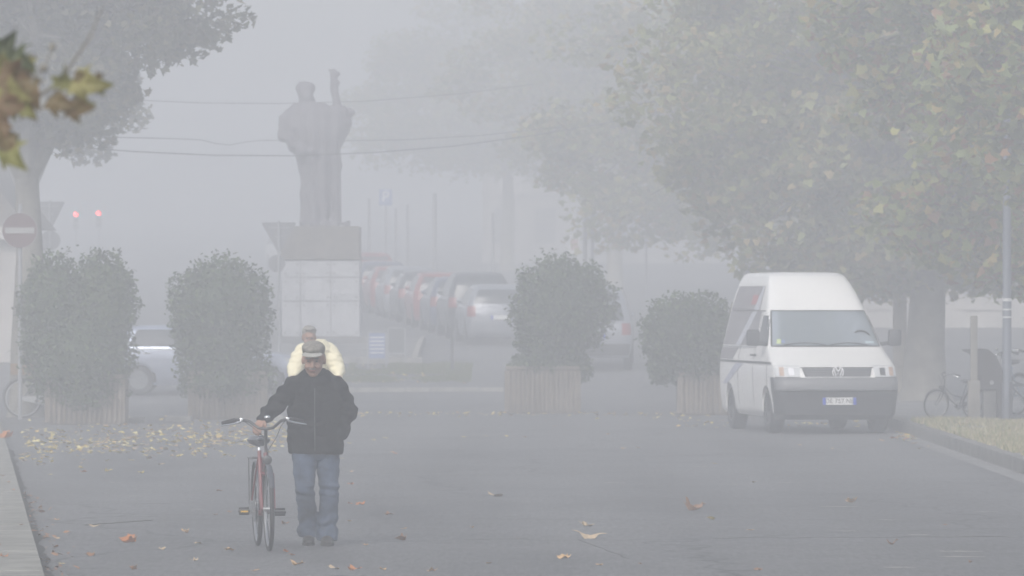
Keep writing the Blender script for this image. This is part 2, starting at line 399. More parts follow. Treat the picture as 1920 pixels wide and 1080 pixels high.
a = gp(1085, 1012); b = gp(1180, 1048)
p.tube([a.lerp(b, i/10)+Vector((.03*noise.noise((i*.7, 8, 1)), 0, -.007)) for i in range(11)], .011, 5)
o = struct('tar_seam', p.mesh(), M['dirt'])

# ---------------------------------------------------------------- foliage
LOBED = [(0, 0), (.10, .12), (.42, .02), (.33, .22), (.56, .45), (.30, .50), (.24, .62), (.0, 1.0), (-.24, .62), (-.30, .50), (-.56, .45), (-.33, .22), (-.42, .02), (-.10, .12)]
OVAL = [(0, 0), (.22, .3), (.2, .68), (0, 1), (-.2, .68), (-.22, .3)]
def leaves(pos, size, rs, shape, droop=.4, sv=.35, curl=.15):
    n = len(pos); k = len(shape)
    sh = np.array([(x, y, curl*(x*x*2-.2*y)) for x, y in shape]); sh[:, 1] -= .4
    nrm = rs.normal(size=(n, 3)); nrm[:, 2] = np.abs(nrm[:, 2])+droop; nrm /= np.linalg.norm(nrm, axis=1)[:, None]
    t = rs.normal(size=(n, 3)); t -= (t*nrm).sum(1)[:, None]*nrm; t /= np.linalg.norm(t, axis=1)[:, None]
    u = np.cross(t, nrm); s = size*(1+rs.uniform(-sv, sv, n))
    v = pos[:, None, :]+s[:, None, None]*(u[:, None, :]*sh[None, :, 0:1]+t[:, None, :]*sh[None, :, 1:2]+nrm[:, None, :]*sh[None, :, 2:3])
    me = bpy.data.meshes.new('leaves'); me.vertices.add(n*k); me.vertices.foreach_set('co', v.reshape(-1))
    me.loops.add(n*k); me.loops.foreach_set('vertex_index', np.arange(n*k, dtype=np.int32))
    me.polygons.add(n); me.polygons.foreach_set('loop_start', np.arange(0, n*k, k, dtype=np.int32))
    me.update(calc_edges=True); me.validate(); return me
def shrub(name, label, d, ells, n, seed, stem_px):
    rs = np.random.default_rng(seed)
    b = at(stem_px, 0, d); root = thing(name, label, 'shrub', (b.x, d, .7), 0, 'leafy shrubs growing in the row of concrete planters')
    P = []
    tot = sum(e[2]*e[3] for e in ells)
    for cx, cy_, rx, ry in ells:
        c = np.array(at(cx, cy_, d)-root.location); k = int(n*rx*ry/tot); r = np.array((rx/F*d, rx/F*d*.95, ry/F*d))
        q = rs.normal(size=(k, 3)); q /= np.linalg.norm(q, axis=1)[:, None]
        f = np.array([noise.noise(Vector(v*2.6)+Vector((seed, 0, 0))) for v in q])+.5*np.array([noise.noise(Vector(v*7)+Vector((seed, 3, 0))) for v in q])
        rad = np.clip(.95+.20*f, .6, 1.3)*rs.uniform(.62, 1.07, k)**.6
        stray = rs.uniform(size=k) < .08; rad[stray] *= rs.uniform(1.0, 1.14, stray.sum())
        P.append(c+q*rad[:, None]*r)
    P = np.concatenate(P); P = P[P[:, 2] > -.55]
    o = link('foliage', leaves(P, .085, rs, OVAL, .3), M['shrub'], root, False)
    core = MB()
    for cx, cy_, rx, ry in ells:
        c = at(cx, cy_, d)-root.location; core.ell(c, (rx/F*d*.72, rx/F*d*.68, ry/F*d*.74), 14)
    for v in core.b.verts: v.co += Vector((noise.noise(v.co*4), noise.noise(v.co*4+Vector((9, 0, 0))), noise.noise(v.co*4+Vector((0, 9, 0)))))*.12
    cm = core.mesh()
    g = link('inner_foliage', cm, M['shrub'], root)
    st = MB()
    for i in range(4):
        a = i*1.6+seed; st.tube([(.08*math.cos(a), .08*math.sin(a), -.1), (.15*math.cos(a), .15*math.sin(a), .6), (.4*math.cos(a), .3*math.sin(a), 1.3)], [.035, .028, .012], 7)
    obj('stem', st, M['bark'], root)
    return root
def planter(label, x0, x1, top, bot, d):
    a = at(x0, bot, d); b = at(x1, top, d); w_ = b.x-a.x; h = b.z
    o = thing('concrete_planter', label, 'planter', ((a.x+b.x)/2, d+.45, 0), 0, 'ribbed concrete planters closing off the road')
    m = MB(); dp = .9
    out = []
    n = 15
    m.box((0, 0, h/2), (w_-.07, dp-.07, h))
    for i in range(n):
        x = -w_/2+w_*(i+.5)/n
        for s in (-1, 1): m.box((x, s*(dp/2-.008), h*.5-.01), (w_/n*.58, .055, h-.08), None, .010)
    for i in range(14):
        y = -dp/2+dp*(i+.5)/14
        for s in (-1, 1): m.box((s*(w_/2+.002), y, h*.5-.01), (.075, dp/14*.52, h-.08), None, .008)
    obj('tub', m, M['concrete'], o, False)
    m = MB()
    for s in (-1, 1):
        m.box((0, s*(dp/2-.03), h+.004), (w_+.03, .1, .06), None, .01); m.box((s*(w_/2-.03), 0, h+.001), (.1, dp-.15, .05), None, .01)
    obj('rim', m, M['concrete'], o, False)
    m = MB(); m.box((0, 0, h+.012), (w_-.15, dp-.16, .03)); obj('soil', m, M['soil'], o, False)
    return o
planter('wide ribbed concrete planter farthest left, beside the parked bicycle', 88, 230, 706, 795, 93.2)
planter('ribbed concrete planter behind the man with the bicycle, second from left', 356, 497, 700, 786, 97.0)
planter('ribbed concrete planter under the round shrub in mid-road, third from left', 950, 1085, 690, 774, 102.3)
planter('ribbed concrete planter half hidden behind the white van, last of the row', 1275, 1408, 702, 778, 100.6)
shrub('planter_shrub', 'tall double-headed evergreen shrub in the leftmost planter', 93.6, [(100, 572, 66, 100), (192, 570, 68, 102), (148, 665, 108, 105), (160, 735, 82, 50)], 17000, 1, 155)
shrub('planter_shrub', 'dense evergreen shrub in the planter just left of the statue', 97.4, [(412, 570, 104, 88), (415, 640, 96, 85), (425, 712, 98, 45)], 13500, 2, 425)
shrub('planter_shrub', 'round-headed shrub with narrow foot in the planter at mid-road', 102.7, [(1056, 577, 99, 97), (1030, 630, 62, 62), (1015, 684, 62, 28), (1080, 690, 32, 34)], 13000, 3, 1020)
shrub('planter_shrub', 'low wide shrub in the planter directly beside the white van', 101.0, [(1290, 628, 99, 82), (1315, 672, 80, 52), (1245, 690, 34, 34)], 11000, 4, 1340)

def tree(name, label, base, th, tr, crown, ncl, nleaf, lsize, lm, seed, lean=(0, 0), bark='bark', clr=(.7, 1.3), zmin=None, shape=LOBED):
    """crown: list of (centre offset, radii); trunk then limbs out to leaf clumps"""
    rs = np.random.default_rng(seed); rd = random.Random(seed)
    root = thing(name, label, 'tree', base, 0, 'plane trees lining the street')
    t = MB()
    top = Vector((lean[0], lean[1], th))
    pts = [Vector((0, 0, -.1)), Vector((0, 0, .15)), top*.3+Vector((0, 0, 0)), top*.65+Vector((.06, 0, 0)), top]
    t.tube(pts, [tr*1.5, tr*1.15, tr, tr*.88, tr*.75], 14)
    cl = []
    for i in range(ncl):
        c, r = crown[rd.choices(range(len(crown)), [q[1][0]*q[1][2] for q in crown])[0]]
        for _ in range(30):
            q = Vector((rd.uniform(-1, 1), rd.uniform(-1, 1), rd.uniform(-1, 1)))
            if .35 < q.length < 1: break
        v = Vector(c)+Vector((q.x*r[0], q.y*r[1], q.z*r[2]))
        cl.append(v)
    limbs = []
    nl = 6
    for i in range(nl):
        a = i*2*PI/nl+rd.random(); tip = top+Vector((math.cos(a)*1.9, math.sin(a)*1.6, 2.0+rd.random()*1.5))
        mid = top+Vector((math.cos(a)*.8, math.sin(a)*.7, 1.1)); t.tube([top-Vector((0, 0, .25)), mid, tip], [tr*.55, tr*.4, tr*.22], 8); limbs.append(tip); limbs.append(mid)
    for v in cl:
        s = min(limbs, key=lambda q: (q-v).length); e = s.lerp(v, .5)+Vector((rd.uniform(-.3, .3), rd.uniform(-.3, .3), .25))
        t.tube([s, e, v], [.055, .035, .012], 5)
        for k in range(2):
            w_ = v+Vector((rd.uniform(-.8, .8), rd.uniform(-.8, .8), rd.uniform(-.5, .6))); t.tube([e.lerp(v, .7), w_], [.018, .006], 4)
    obj('trunk', t, M[bark], root)
    P = []
    per = nleaf//ncl
    for v in cl:
        r = rd.uniform(*clr); q = rs.normal(size=(per, 3)); q /= np.linalg.norm(q, axis=1)[:, None]
        q *= (rs.uniform(.15, 1, per)**.5)[:, None]*np.array((r, r, r*.6)); q[:, 2] -= .12*(q[:, 0]**2+q[:, 1]**2)
        P.append(q+np.array(v))
    P = np.concatenate(P)
    if zmin is not None: P = P[P[:, 2] > zmin+(rs.uniform(0, 1, len(P))**2)*.9+.35*np.sin(P[:, 0]*2.1+seed)*np.cos(P[:, 1]*1.7)]
    link('crown', leaves(P, lsize, rs, shape, .5), lm, root, False)
    return root
# left: crown overhanging from the edge of the frame
tree('plane_tree', 'dark-crowned tree at the left edge behind the no entry sign', (-8.45, 99, 0), 4.3, .27,
     [((.75, 0, 6.9), (2.5, 2.6, 1.5)), ((.2, 0, 5.6), (1.5, 2.0, .9)), ((.5, 0, 8.7), (3.0, 3.4, 1.9))], 200, 50000, .15, M['planeB'], 11, clr=(.55, .95), zmin=4.25)
tree('plane_tree', 'fainter smaller tree behind the give way sign at far left', (-11.2, 131, gz(131)), 4.0, .22,
     [((.3, 0, 6.0), (3.0, 2.6, 1.3)), ((0, 0, 7.6), (3, 3, 1.8))], 50, 12000, .17, M['planeB'], 12, clr=(.5, .9))
# right: the nearest overhangs from outside the frame
tree('plane_tree', 'nearest tree at the right edge with large pale yellow-green leaves', (9.9, 93, .15), 3.6, .32,
     [((-1.0, 0, 6.0), (3.8, 3.2, 2.6)), ((-1.1, 0, 3.3), (2.6, 2.4, 1.5)), ((-1.6, 0, 3.1), (2.0, 2.0, .9)), ((-4.6, -5.6, 9.0), (1.9, 2.2, .8)), ((-2.0, -9.5, 5.3), (1.7, 1.5, 2.0))], 240, 36000, .18, M['planeA'], 21, clr=(.6, 1.05), zmin=1.35)  # lobe out of view over the van, added for leaf reflections in its windscreen
tree('plane_tree', 'thick-trunked tree beside the white van, spreading over it', (8.2, 113, gz(113)+.1), 3.1, .40,
     [((-.9, 0, 6.3), (4.7, 4.0, 3.2)), ((-.4, 0, 3.7), (4.2, 3, 1.2)), ((.2, 0, 2.9), (3.6, 2.6, .8))], 210, 48000, .18, M['planeC'], 22, clr=(.7, 1.3), zmin=1.1)
tree('plane_tree', 'hazy tree behind the low shrub, between the van and the far poles', (6.6, 158, gz(158)), 3.6, .3,
     [((-.9, 0, 6.2), (5.2, 4, 3.3)), ((-.5, 0, 3.6), (4.8, 3, 1.3))], 140, 26000, .2, M['planeC'], 23, clr=(.8, 1.4), zmin=1.6)
tree('plane_tree', 'faint tree above the round shrub with a leaning pale limb', (3.6, 200, gz(200)), 4.8, .28,
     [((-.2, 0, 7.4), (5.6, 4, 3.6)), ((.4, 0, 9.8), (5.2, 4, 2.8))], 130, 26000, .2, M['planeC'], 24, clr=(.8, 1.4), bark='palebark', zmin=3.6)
tree('plane_tree', 'very faint far tree above the row of parked cars', (-.2, 245, gz(245)), 4.5, .28,
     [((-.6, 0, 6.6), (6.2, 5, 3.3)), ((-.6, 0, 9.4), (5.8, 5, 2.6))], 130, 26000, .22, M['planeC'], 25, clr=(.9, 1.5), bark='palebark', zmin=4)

# tree beside the photographer: only its lowest twig reaches into the frame
root = thing('plane_tree', 'tree at the near left whose browning blurred leaves hang into the top left corner', 'tree', (-3.3, 15.6, .13), 0, 'plane trees lining the street')
t = MB(); t.tube([(0, 0, -.1), (0, 0, .2), (.03, 0, 1.5), (0, 0, 3.4), (.1, 0, 5)], [.26, .2, .17, .15, .1], 12)
t.tube([(0, 0, 2.9), (.8, -.1, 3.2), (1.4, -.3, 2.9), (1.95-.0, -.55, 2.47)], [.07, .04, .02, .007], 8)
O = root.location
def tw(px, py, d=15.0): return at(px, py, d)-O
t.tube([Vector((1.4, -.3, 2.9)), tw(-150, 130, 15.1), tw(-40, 215), tw(40, 200), tw(75, 178), tw(105, 160), tw(133, 122), tw(165, 75, 15.1), tw(192, 15, 15.2)], [.02, .012, .009, .007, .006, .005, .004, .0035, .002], 6)
t.tube([tw(60, 150), tw(82, 128), tw(97, 92)], [.003, .0025, .002], 5)
t.tube([tw(40, 200), tw(60, 150)], [.004, .003], 5)
t.tube([tw(-40, 215), tw(-10, 250), tw(5, 270)], [.006, .004, .003], 5)
t.ell(tw(82, 128), (.012, .012, .012), 8); t.ell(tw(98, 88), (.009, .009, .011), 8)
for k in range(5):
    a = k*1.3+PI*.6; t.tube([(.05, 0, 4.0), (math.cos(a)*.9, math.sin(a)*.9, 5.2), (math.cos(a)*1.9, math.sin(a)*1.9, 6.0)], [.07, .04, .015], 7)
obj('trunk', t, M['bark'], root)
nl = [mat('near_leaf_'+n, c, .55, col2=c2, scale=14, bump=.3, bscale=30) for n, c, c2 in
      (('green', (.14, .15, .035), (.24, .23, .09)), ('rust', (.15, .085, .045), (.11, .11, .04)), ('pale', (.30, .29, .11), (.13, .11, .04)), ('dark', (.04, .05, .03), (.10, .12, .05)), ('red', (.17, .085, .055), (.12, .11, .045)))]
def bigleaf(px, py, size, rx, ry, rz, m, d=15.0, sx=1):
    me = bpy.data.meshes.new('leaf'); k = 3; v = []; bm_ = bmesh.new()
    out = []
    for i in range(len(LOBED)):
        a = Vector(LOBED[i]+(0,)); b_ = Vector(LOBED[(i+1) % len(LOBED)]+(0,))
        for j in range(3): out.append(a.lerp(b_, j/3))
    cen = bm_.verts.new((0, .4, .06)); ring = [bm_.verts.new((q.x*sx, q.y, .18*math.sin(q.y*4+q.x*3)-.35*q.x*q.x)) for q in out]
    mid = [bm_.verts.new(((q.x*.5)*sx, .4+(q.y-.4)*.5, .06+.06*math.sin(q.y*4+q.x*3))) for q in out]; n_ = len(out)
    for i in range(n_):
        bm_.faces.new((ring[i], ring[(i+1) % n_], mid[(i+1) % n_], mid[i])); bm_.faces.new((mid[i], mid[(i+1) % n_], cen))
    bm_.to_mesh(me); bm_.free(); me.transform(Matrix.Translation((0, -.4, 0)))
    o = link('leaf', me, m, root); o.location = tw(px, py, d); o.rotation_euler = (rx, ry, rz); o.scale = (size*.8,)*3
for a in ((118, 150, .10, 1.7, .15, .7, 0), (160, 155, .15, 2.25, 1.75, .2, 2), (190, 160, .08, 2.3, 1.5, .2, 0), (150, 143, .06, 2.2, 1.2, .3, 1), (110, 190, .12, 2.3, 1.9, .2, 1), (145, 200, .12, 2.35, 1.65, .1, 1), (132, 204, .07, 1.7, 2.9, .2, 4),
          (165, 196, .06, 2.4, 1.5, 0, 0), (22, 140, .17, 1.9, .9, .3, 4), (15, 165, .18, 2.0, 2.0, -.3, 2), (48, 165, .15, 1.9, 2.6, .3, 1), (8, 195, .17, 2.2, 1.6, .2, 4), (38, 198, .12, 2.1, 2.2, 0, 0), (52, 208, .08, 2.0, 2.4, .3, 1), (5, 125, .12, 1.8, .2, .3, 0),
          (8, 88, .12, 1.9, .6, .3, 3), (38, 108, .13, 2.0, 2.1, -.3, 3), (52, 118, .08, 1.8, 2.6, .2, 0), (8, 262, .12, 1.8, 2.7, .4, 1), (24, 288, .14, 1.9, 2.35, -.3, 0), (2, 240, .09, 1.7, 3.0, .2, 4), (185, 142, .04, 2.3, 1.4, .2, 1), (80, 127, .025, 1.6, .2, .6, 4)):
    bigleaf(a[0], a[1], a[2], a[3], a[4], a[5], nl[a[6]], sx=.85)
rs = np.random.default_rng(5); P = rs.normal(size=(1500, 3)); P /= np.linalg.norm(P, axis=1)[:, None]; P = P*rs.uniform(.4, 1, (1500, 1))**.5*np.array((2.4, 2.4, 1.2))+np.array((0, 0, 6.1))
link('crown', leaves(P, .17, rs, LOBED, .5), M['planeA'], root, False)

# grass
def blades(name, n, area, z, h, m, seed, dens=None):
    rs = np.random.default_rng(seed); x0, x1, y0, y1 = area
    x = rs.uniform(x0, x1, n); y = rs.uniform(y0, y1, n)
    k = np.array([noise.noise((a*1.1, b*.5, seed)) for a, b in zip(x, y)]); keep = k > -.18+rs.uniform(-.12, .12, n); x, y, k = x[keep], y[keep], k[keep]; n = len(x)
    zz = np.array([z(b) for b in y]); a = rs.uniform(0, 2*PI, n); hh = h*rs.uniform(.4, 1.1, n)*(1+k); wd = .011+rs.uniform(0, .008, n)
    dx = rs.normal(0, .5, n)*hh; dy = rs.normal(0, .5, n)*hh
    v = np.stack([np.stack([x-np.cos(a)*wd, y-np.sin(a)*wd, zz], 1), np.stack([x+np.cos(a)*wd, y+np.sin(a)*wd, zz], 1), np.stack([x+dx, y+dy, zz+hh], 1)], 1)
    me = bpy.data.meshes.new(name); me.from_pydata(v.reshape(-1, 3).tolist(), [], [(3*i, 3*i+1, 3*i+2) for i in range(n)])
    o = link(name, me, m, None, False); o['kind'] = 'stuff'; o['label'] = {'dry_grass': 'dry straw-coloured grass on the right verge', 'short_grass': 'short grass strip on the traffic island'}[name]
blades('dry_grass', 52000, (6.18, 9.6, 60, 88.5), lambda y: .158, .085, M['grassdry'], 3)
blades('short_grass', 16000, (-3.7, -.9, 122.3, 130.0), lambda y: gz(y)+.048, .07, M['grassgreen'], 4)

# ---------------------------------------------------------------- bicycles
def bicycle(label, loc, rz, paint, group='bicycles', rack=True, steer=0, lean=0, basket=None):
    r = thing('bicycle', label, 'bicycle', loc, rz, group); r.rotation_euler = (0, lean, rz)
    WR = .345
    fy, ry_ = -.53, .53
    for y in (fy, ry_):
        wq = MB(); wq.ring((0, 0, 0), WR-.018, .019, 'x', 48, 8)
        wo_ = obj('wheel', wq, M['black'], r, loc=(0, y, WR))
        q = MB(); q.ring((0, 0, 0), WR-.044, .013, 'x', 48, 6, .012); obj('rim', q, M['steel'], wo_)
        q = MB(); q.cyl((-.045, 0, 0), (.045, 0, 0), .02 if y < 0 else .03, 10)
        for k in range(20):
            a = k*2*PI/20; b = a+(.5 if k % 2 else -.5); s = .03*(1 if k % 4 < 2 else -1)
            q.tube([(s, .022*math.cos(a), .022*math.sin(a)), (0, (WR-.05)*math.cos(b), (WR-.05)*math.sin(b))], .0013, 4)
        obj('hub', q, M['steel'], wo_)
        if y < 0: fw = wo_
    g = []
    f = MB()
    bb = (0, .10, .29); hd0 = Vector((0, -.365, .62)); hd1 = Vector((0, -.335, .80)); st = Vector((0, .27, .80))
    f.tube([(0, -.35, .71), (0, -.18, .48), (0, .02, .31), bb], .016, 8)
    f.tube([(0, -.345, .76), (0, -.12, .57), (0, .16, .50)], .014, 8)
    f.tube([bb, st], .016, 8); f.tube([hd0, hd1], .021, 10)
    for s in (-1, 1):
        f.tube([(s*.02, bb[1], bb[2]), (s*.055, ry_, WR)], .009, 6); f.tube([(s*.015, .24, .73), (s*.05, ry_, WR)], .008, 6)
    f.cyl((-.035, bb[1], bb[2]), (.035, bb[1], bb[2]), .024, 12)
    obj('frame', f, paint, r)
    f = MB(); f.tube([(-.05, -.38, .63), (.05, -.38, .63)], .016, 8)
    for s in (-1, 1): f.tube([(s*.05, -.38, .63), (s*.052, -.43, .5), (s*.05, fy, WR)], [.013, .012, .008], 8)
    f.tube([hd0, (0, -.38, .63)], .016, 8)
    obj('fork', f, paint, r)
    f = MB(); c = Vector((0, -.33, .90))
    f.tube([hd1, c], .012, 8); f.tube([c, (0, -.37, 1.0)], .014, 8)
    f.tube([(-.32, -.14, 1.045), (-.22, -.22, 1.075), (-.13, -.32, 1.06), (-.06, -.37, 1.005), (0, -.375, .995), (.06, -.37, 1.005), (.13, -.32, 1.06), (.22, -.22, 1.075), (.32, -.14, 1.045)], .0125, 8)
    hb = obj('handlebar', f, M['chrome'] if steer else M['darksteel'], r)
    for s in (-1, 1):
        f = MB(); f.tube([(s*.335, -.125, 1.042), (s*.235, -.205, 1.07)], [.019, .018], 10); obj('grip', f, M['black'], hb)
        f = MB(); f.tube([(s*.19, -.25, 1.07), (s*.20, -.29, 1.055), (s*.26, -.27, 1.04), (s*.35, -.19, 1.025)], [.008, .009, .008, .006], 6); f.box((s*.19, -.26, 1.072), (.03, .035, .03), None, .005); obj('brake_lever', f, M['chrome'], hb)
    f = MB(); f.ell((.02, -.30, 1.09), (.027, .027, .018), 12); obj('bell', f, M['chrome'], hb)
    f = MB(); sd = MB()
    f.tube([st-Vector((0, 0, .05)), (0, .285, .85)], .0125, 8); sp = obj('seat_post', f, M['chrome'], r)
    sd.zloft([(.84, .03, .08, 0, .26), (.865, .085, .13, 0, .31), (.895, .10, .135, 0, .31), (.925, .07, .11, 0, .32)], 20); sd.ell((0, .19, .895), (.032, .10, .022), 12)
    obj('saddle', sd, M['saddle'], r)
    f = MB()
    for s, yo in ((-1, .165), (1, -.165)): f.tube([(s*.045, bb[1], bb[2]), (s*.085, bb[1]+yo, bb[2]+.01)], [.012, .009], 6)
    f.ring((-.04, bb[1], bb[2]), .085, .006, 'x', 28, 6, .003)
    for k in range(5): a = k*1.2566; f.tube([(-.04, bb[1], bb[2]), (-.04, bb[1]+.085*math.cos(a), bb[2]+.085*math.sin(a))], .006, 4)
    ck = obj('crank', f, M['steel'], r)
    for s, yo in ((-1, .165), (1, -.165)):
        f = MB(); f.box((s*.135, bb[1]+yo, bb[2]+.01), (.095, .075, .022), None, .005); f.box((s*.135, bb[1]+yo, bb[2]+.034), (.085, .02, .018)); f.box((s*.135, bb[1]+yo, bb[2]-.012), (.085, .02, .018)); pd = obj('pedal', f, M['black'], ck)
        if s < 0: f = MB(); f.box((s*.135, bb[1]+yo-.039, bb[2]+.01), (.06, .004, .014)); obj('reflector', f, M['yellow'], pd)
    f = MB(); f.prism([(.0, 0), (0, 0)] if False else [(.02, .335), (.10, .395), (.56, .375), (.59, .345), (.56, .315), (.10, .215), (.03, .25)], -.004, .004)
    for v in f.b.verts: x, y, z = v.co; v.co = Vector((-.062+y, x, z))
    obj('chain_guard', f, M['steel'], r)
    for y, a0, a1 in ((fy, 20, 150), (ry_, 5, 165)):
        f = MB(); rr = WR+.022; prev = None
        for k in range(17):
            a = R(a0+(a1-a0)*k/16); cc = [(-.024, -.008), (-.012, .0), (.012, .0), (.024, -.008)]
            row = [f.b.verts.new((x, y+(rr+z)*math.cos(a), WR+(rr+z)*math.sin(a))) for x, z in cc]
            if prev:
                for j in range(3): f.b.faces.new((prev[j], prev[j+1], row[j+1], row[j]))
            prev = row
        obj('mudguard', f, M['bikedark'], r)
    if rack:
        f = MB()
        for s in (-1, 1):
            f.tube([(s*.055, .30, .735), (s*.06, .72, .735)], .006, 6); f.tube([(s*.06, .62, .735), (s*.065, ry_+.02, WR)], .006, 6)
        for k in range(4): f.tube([(-.06, .34+k*.12, .735), (.06, .34+k*.12, .735)], .005, 6)
        obj('rear_rack', f, M['darksteel'], r)
    f = MB(); f.tube([(0, -.40, .74), (0, -.46, .745)], [.036, .04], 14); f.ell((0, -.46, .745), (.038, .012, .038), 14); f.tube([(0, -.36, .72), (0, -.41, .735)], .008, 6)
    hl = obj('headlamp', f, M['darksteel'], r)
    f = MB()
    for s in (-1, 1): f.tube([(s*.17, -.28, 1.06), (s*.12, -.42, 1.02), (s*.05+.03, -.45, .93), (.01, -.42, .82), (s*.02, -.40, .66)], .003, 5)
    obj('brake_cable', f, M['black'], r)
    if basket:
        f = MB(); z0, z1 = .75, .94; y = .52 if basket == 'rear' else -.52
        f.prism([(-.15, z0), (.15, z0), (.18, z1), (.165, z1), (.14, z0+.015), (-.14, z0+.015), (-.165, z1), (-.18, z1)], y-.2, y+.2)
        for e in (-1, 1): f.prism([(-.15, z0), (.15, z0), (.18, z1), (-.18, z1)], y+e*.19-.008, y+e*.19+.008)
        obj('basket', f, M['crate'], r)
    return r
# the man's bicycle: its front wheel and saddle as in the photograph
yaw = R(7.6)
bx, by = -2.055, 47.05
bike = bicycle('red bicycle with chrome headlamp wheeled along by the man in the black jacket', (bx, by, 0), yaw, M['bikered'], lean=R(-.8))

# ---------------------------------------------------------------- people
def hand(m, wrist, fwd, down, side, s=1.0, curl=1.0):
    """palm and five fingers added to a body mesh; fwd=finger direction, down=direction fingers curl to, side=towards the thumb"""
    w_ = Vector(wrist); f = Vector(fwd).normalized(); dn = Vector(down).normalized(); sd = Vector(side).normalized()
    pc = w_+f*.045*s
    for k in range(4):
        o_ = sd*(.030-.020*k)*s; m.chain([w_+o_*.6, w_+f*.085*s+o_], [.014*s, .012*s], 8)
        L = (.075, .085, .08, .062)[k]*s; p0 = w_+f*.085*s+o_; d1 = (f+dn*.7*curl).normalized(); d2 = (f*.1+dn*curl+f*(1-curl)).normalized(); d3 = (-f*.7*curl+dn+f*(1-curl)).normalized()
        p1 = p0+d1*L*.42; p2 = p1+d2*L*.33; p3 = p2+d3*L*.25; m.chain([p0, p1, p2, p3], [.0105*s, .0095*s, .009*s, .008*s], 8)
    t0 = w_+sd*.028*s+f*.02*s; t1 = t0+(sd*.6+f*.7+dn*.3)*.035*s; t2 = t1+(f*.5+dn*.7-sd*.1)*.032*s; m.chain([t0, t1, t2], [.014*s, .012*s, .010*s], 8)
def head(m, c, tilt=0, turn=0, k=1.0):
    """head with nose, ears, brow, jaw; c = centre of skull; faces -y"""
    Rm = Matrix.Rotation(turn, 3, 'Z') @ Matrix.Rotation(tilt, 3, 'X'); c = Vector(c)
    def e(o_, r): m.ell(c+Rm @ Vector(o_)*k, Vector(r)*k, 16, Rm)
    e((0, .015, .02), (.076, .095, .10)); e((0, -.01, -.045), (.064, .078, .075)); e((0, -.055, -.092), (.035, .03, .025))
    e((0, -.085, .028), (.055, .018, .014)); e((.036, -.07, -.035), (.024, .02, .02)); e((-.036, -.07, -.035), (.024, .02, .02))
    m.chain([c+Rm @ Vector((0, -.083, .012))*k, c+Rm @ Vector((0, -.110, -.028))*k], [.010*k, .016*k], 8); e((.012, -.096, -.032), (.010, .012, .008)); e((-.012, -.096, -.032), (.010, .012, .008))
    e((0, -.083, -.062), (.026, .012, .014))
    for s in (-1, 1): e((s*.078, .012, -.012), (.010, .020, .032))
    def part(o_, r, name, mm, par, n=10):
        q = MB(); q.ell(c+Rm @ Vector(o_)*k, Vector(r)*k, n, Rm); return obj(name, q, mm, par)
    return part, Rm, c
# -- the man
s0 = 223.9; man = thing('person', 'elderly man in flat cap, black jacket and blue jeans wheeling the red bicycle', 'person', ((592-960)/s0, F/s0, 0), 0)
b = MB()
hc = Vector((-.012, -.175, 1.56))
part, Rm, hcc = head(b, hc, R(13), R(-3), 1.18)
b.chain([(0, -.02, 1.36), (-.005, -.09, 1.45), (-.01, -.15, 1.52)], [.075, .062, .058])
b.zloft([(.82, .16, .11, 0, 0), (1.0, .17, .12, 0, -.02), (1.2, .18, .12, 0, -.05), (1.34, .17, .10, 0, -.08), (1.42, .10, .07, 0, -.08)])
Ls, Le, Lw = Vector((-.195, -.09, 1.345)), Vector((-.335, -.22, 1.165)), Vector((-.435, -.46, 1.055))
Rs, Re, Rw = Vector((.195, -.07, 1.345)), Vector((.272, .02, 1.12)), Vector((.185, -.09, .97))
b.chain([Ls, Le, Lw], [.05, .042, .030]); b.chain([Rs, Re, Rw], [.05, .042, .030])
hand(b, Lw, (-.25, -.75, -.45), (.0, .1, -1), (1, -.2, 0), 1.05, .85)
hand(b, Rw, (-.5, .1, -.7), (-1, 0, 0), (0, -1, 0), .95, .5)
legL = [Vector((-.095, 0, .88)), Vector((-.088, -.15, .50)), Vector((-.060, .10, .15))]; legR = [Vector((.095, 0, .88)), Vector((.112, -.03, .49)), Vector((.098, .03, .10))]
for q in (legL, legR): b.chain(q, [.07, .048, .030]); b.chain([q[2], q[2]+Vector((0, -.03, -.06))], [.030, .025])
me = remesh(b, .007, 2, .5); body = link('body', me, M['skin'], man)
for s in (-1, 1):
    part((s*.030, -.086, .006), (.010, .006, .0055), 'eye', M['eye'], body)
    part((s*.031, -.099, .030), (.022, .007, .006), 'eyebrow', M['hair'], body)
part((0, -.094, -.060), (.024, .006, .0045), 'mouth', M['lip'], body)
part((0, -.098, -.047), (.026, .007, .006), 'moustache', M['hair'], body)
q = MB()
for s in (-1, 1): q.ell(hcc+Rm @ Vector((s*.088, .035, .0)), (.012, .04, .045), 10, Rm)
q.ell(hcc+Rm @ Vector((0, .09, -.01)), (.075, .05, .065), 12, Rm); link('hair', remesh(q, .008, 2), M['hair'], man)
def fold(k, amp, zs=1.0):
    def f(c):
        return amp*(noise.noise(Vector((c.x*7, c.y*7, c.z*14*zs))+Vector((k, 0, 0)))+.5*noise.noise(Vector((c.x*18, c.y*18, c.z*30*zs))+Vector((0, k, 0))))
    return f
j = MB()
j.zloft([(.765, .222, .165, 0, -.01), (.80, .235, .175, 0, -.015), (.90, .240, .185, 0, -.03), (1.02, .240, .19, .0, -.05), (1.15, .238, .18, 0, -.06), (1.27, .228, .16, 0, -.075), (1.36, .205, .14, 0, -.08), (1.415, .165, .12, 0, -.09), (1.47, .11, .095, 0, -.10)], 32)
j.chain([Ls+Vector((.02, 0, -.01)), Le, Le.lerp(Lw, .62), Lw.lerp(Le, .12)], [.088, .078, .062, .052], 16)
j.chain([Rs+Vector((-.02, 0, -.01)), Re, Re.lerp(Rw, .5), Vector((.225, -.11, .95))], [.088, .082, .075, .066], 16)
ck = lambda c: fold(1.3, .011)(c)+(.006*math.sin(c.z*70+c.x*9) if c.z > .95 and abs(c.x) > .22 else 0)
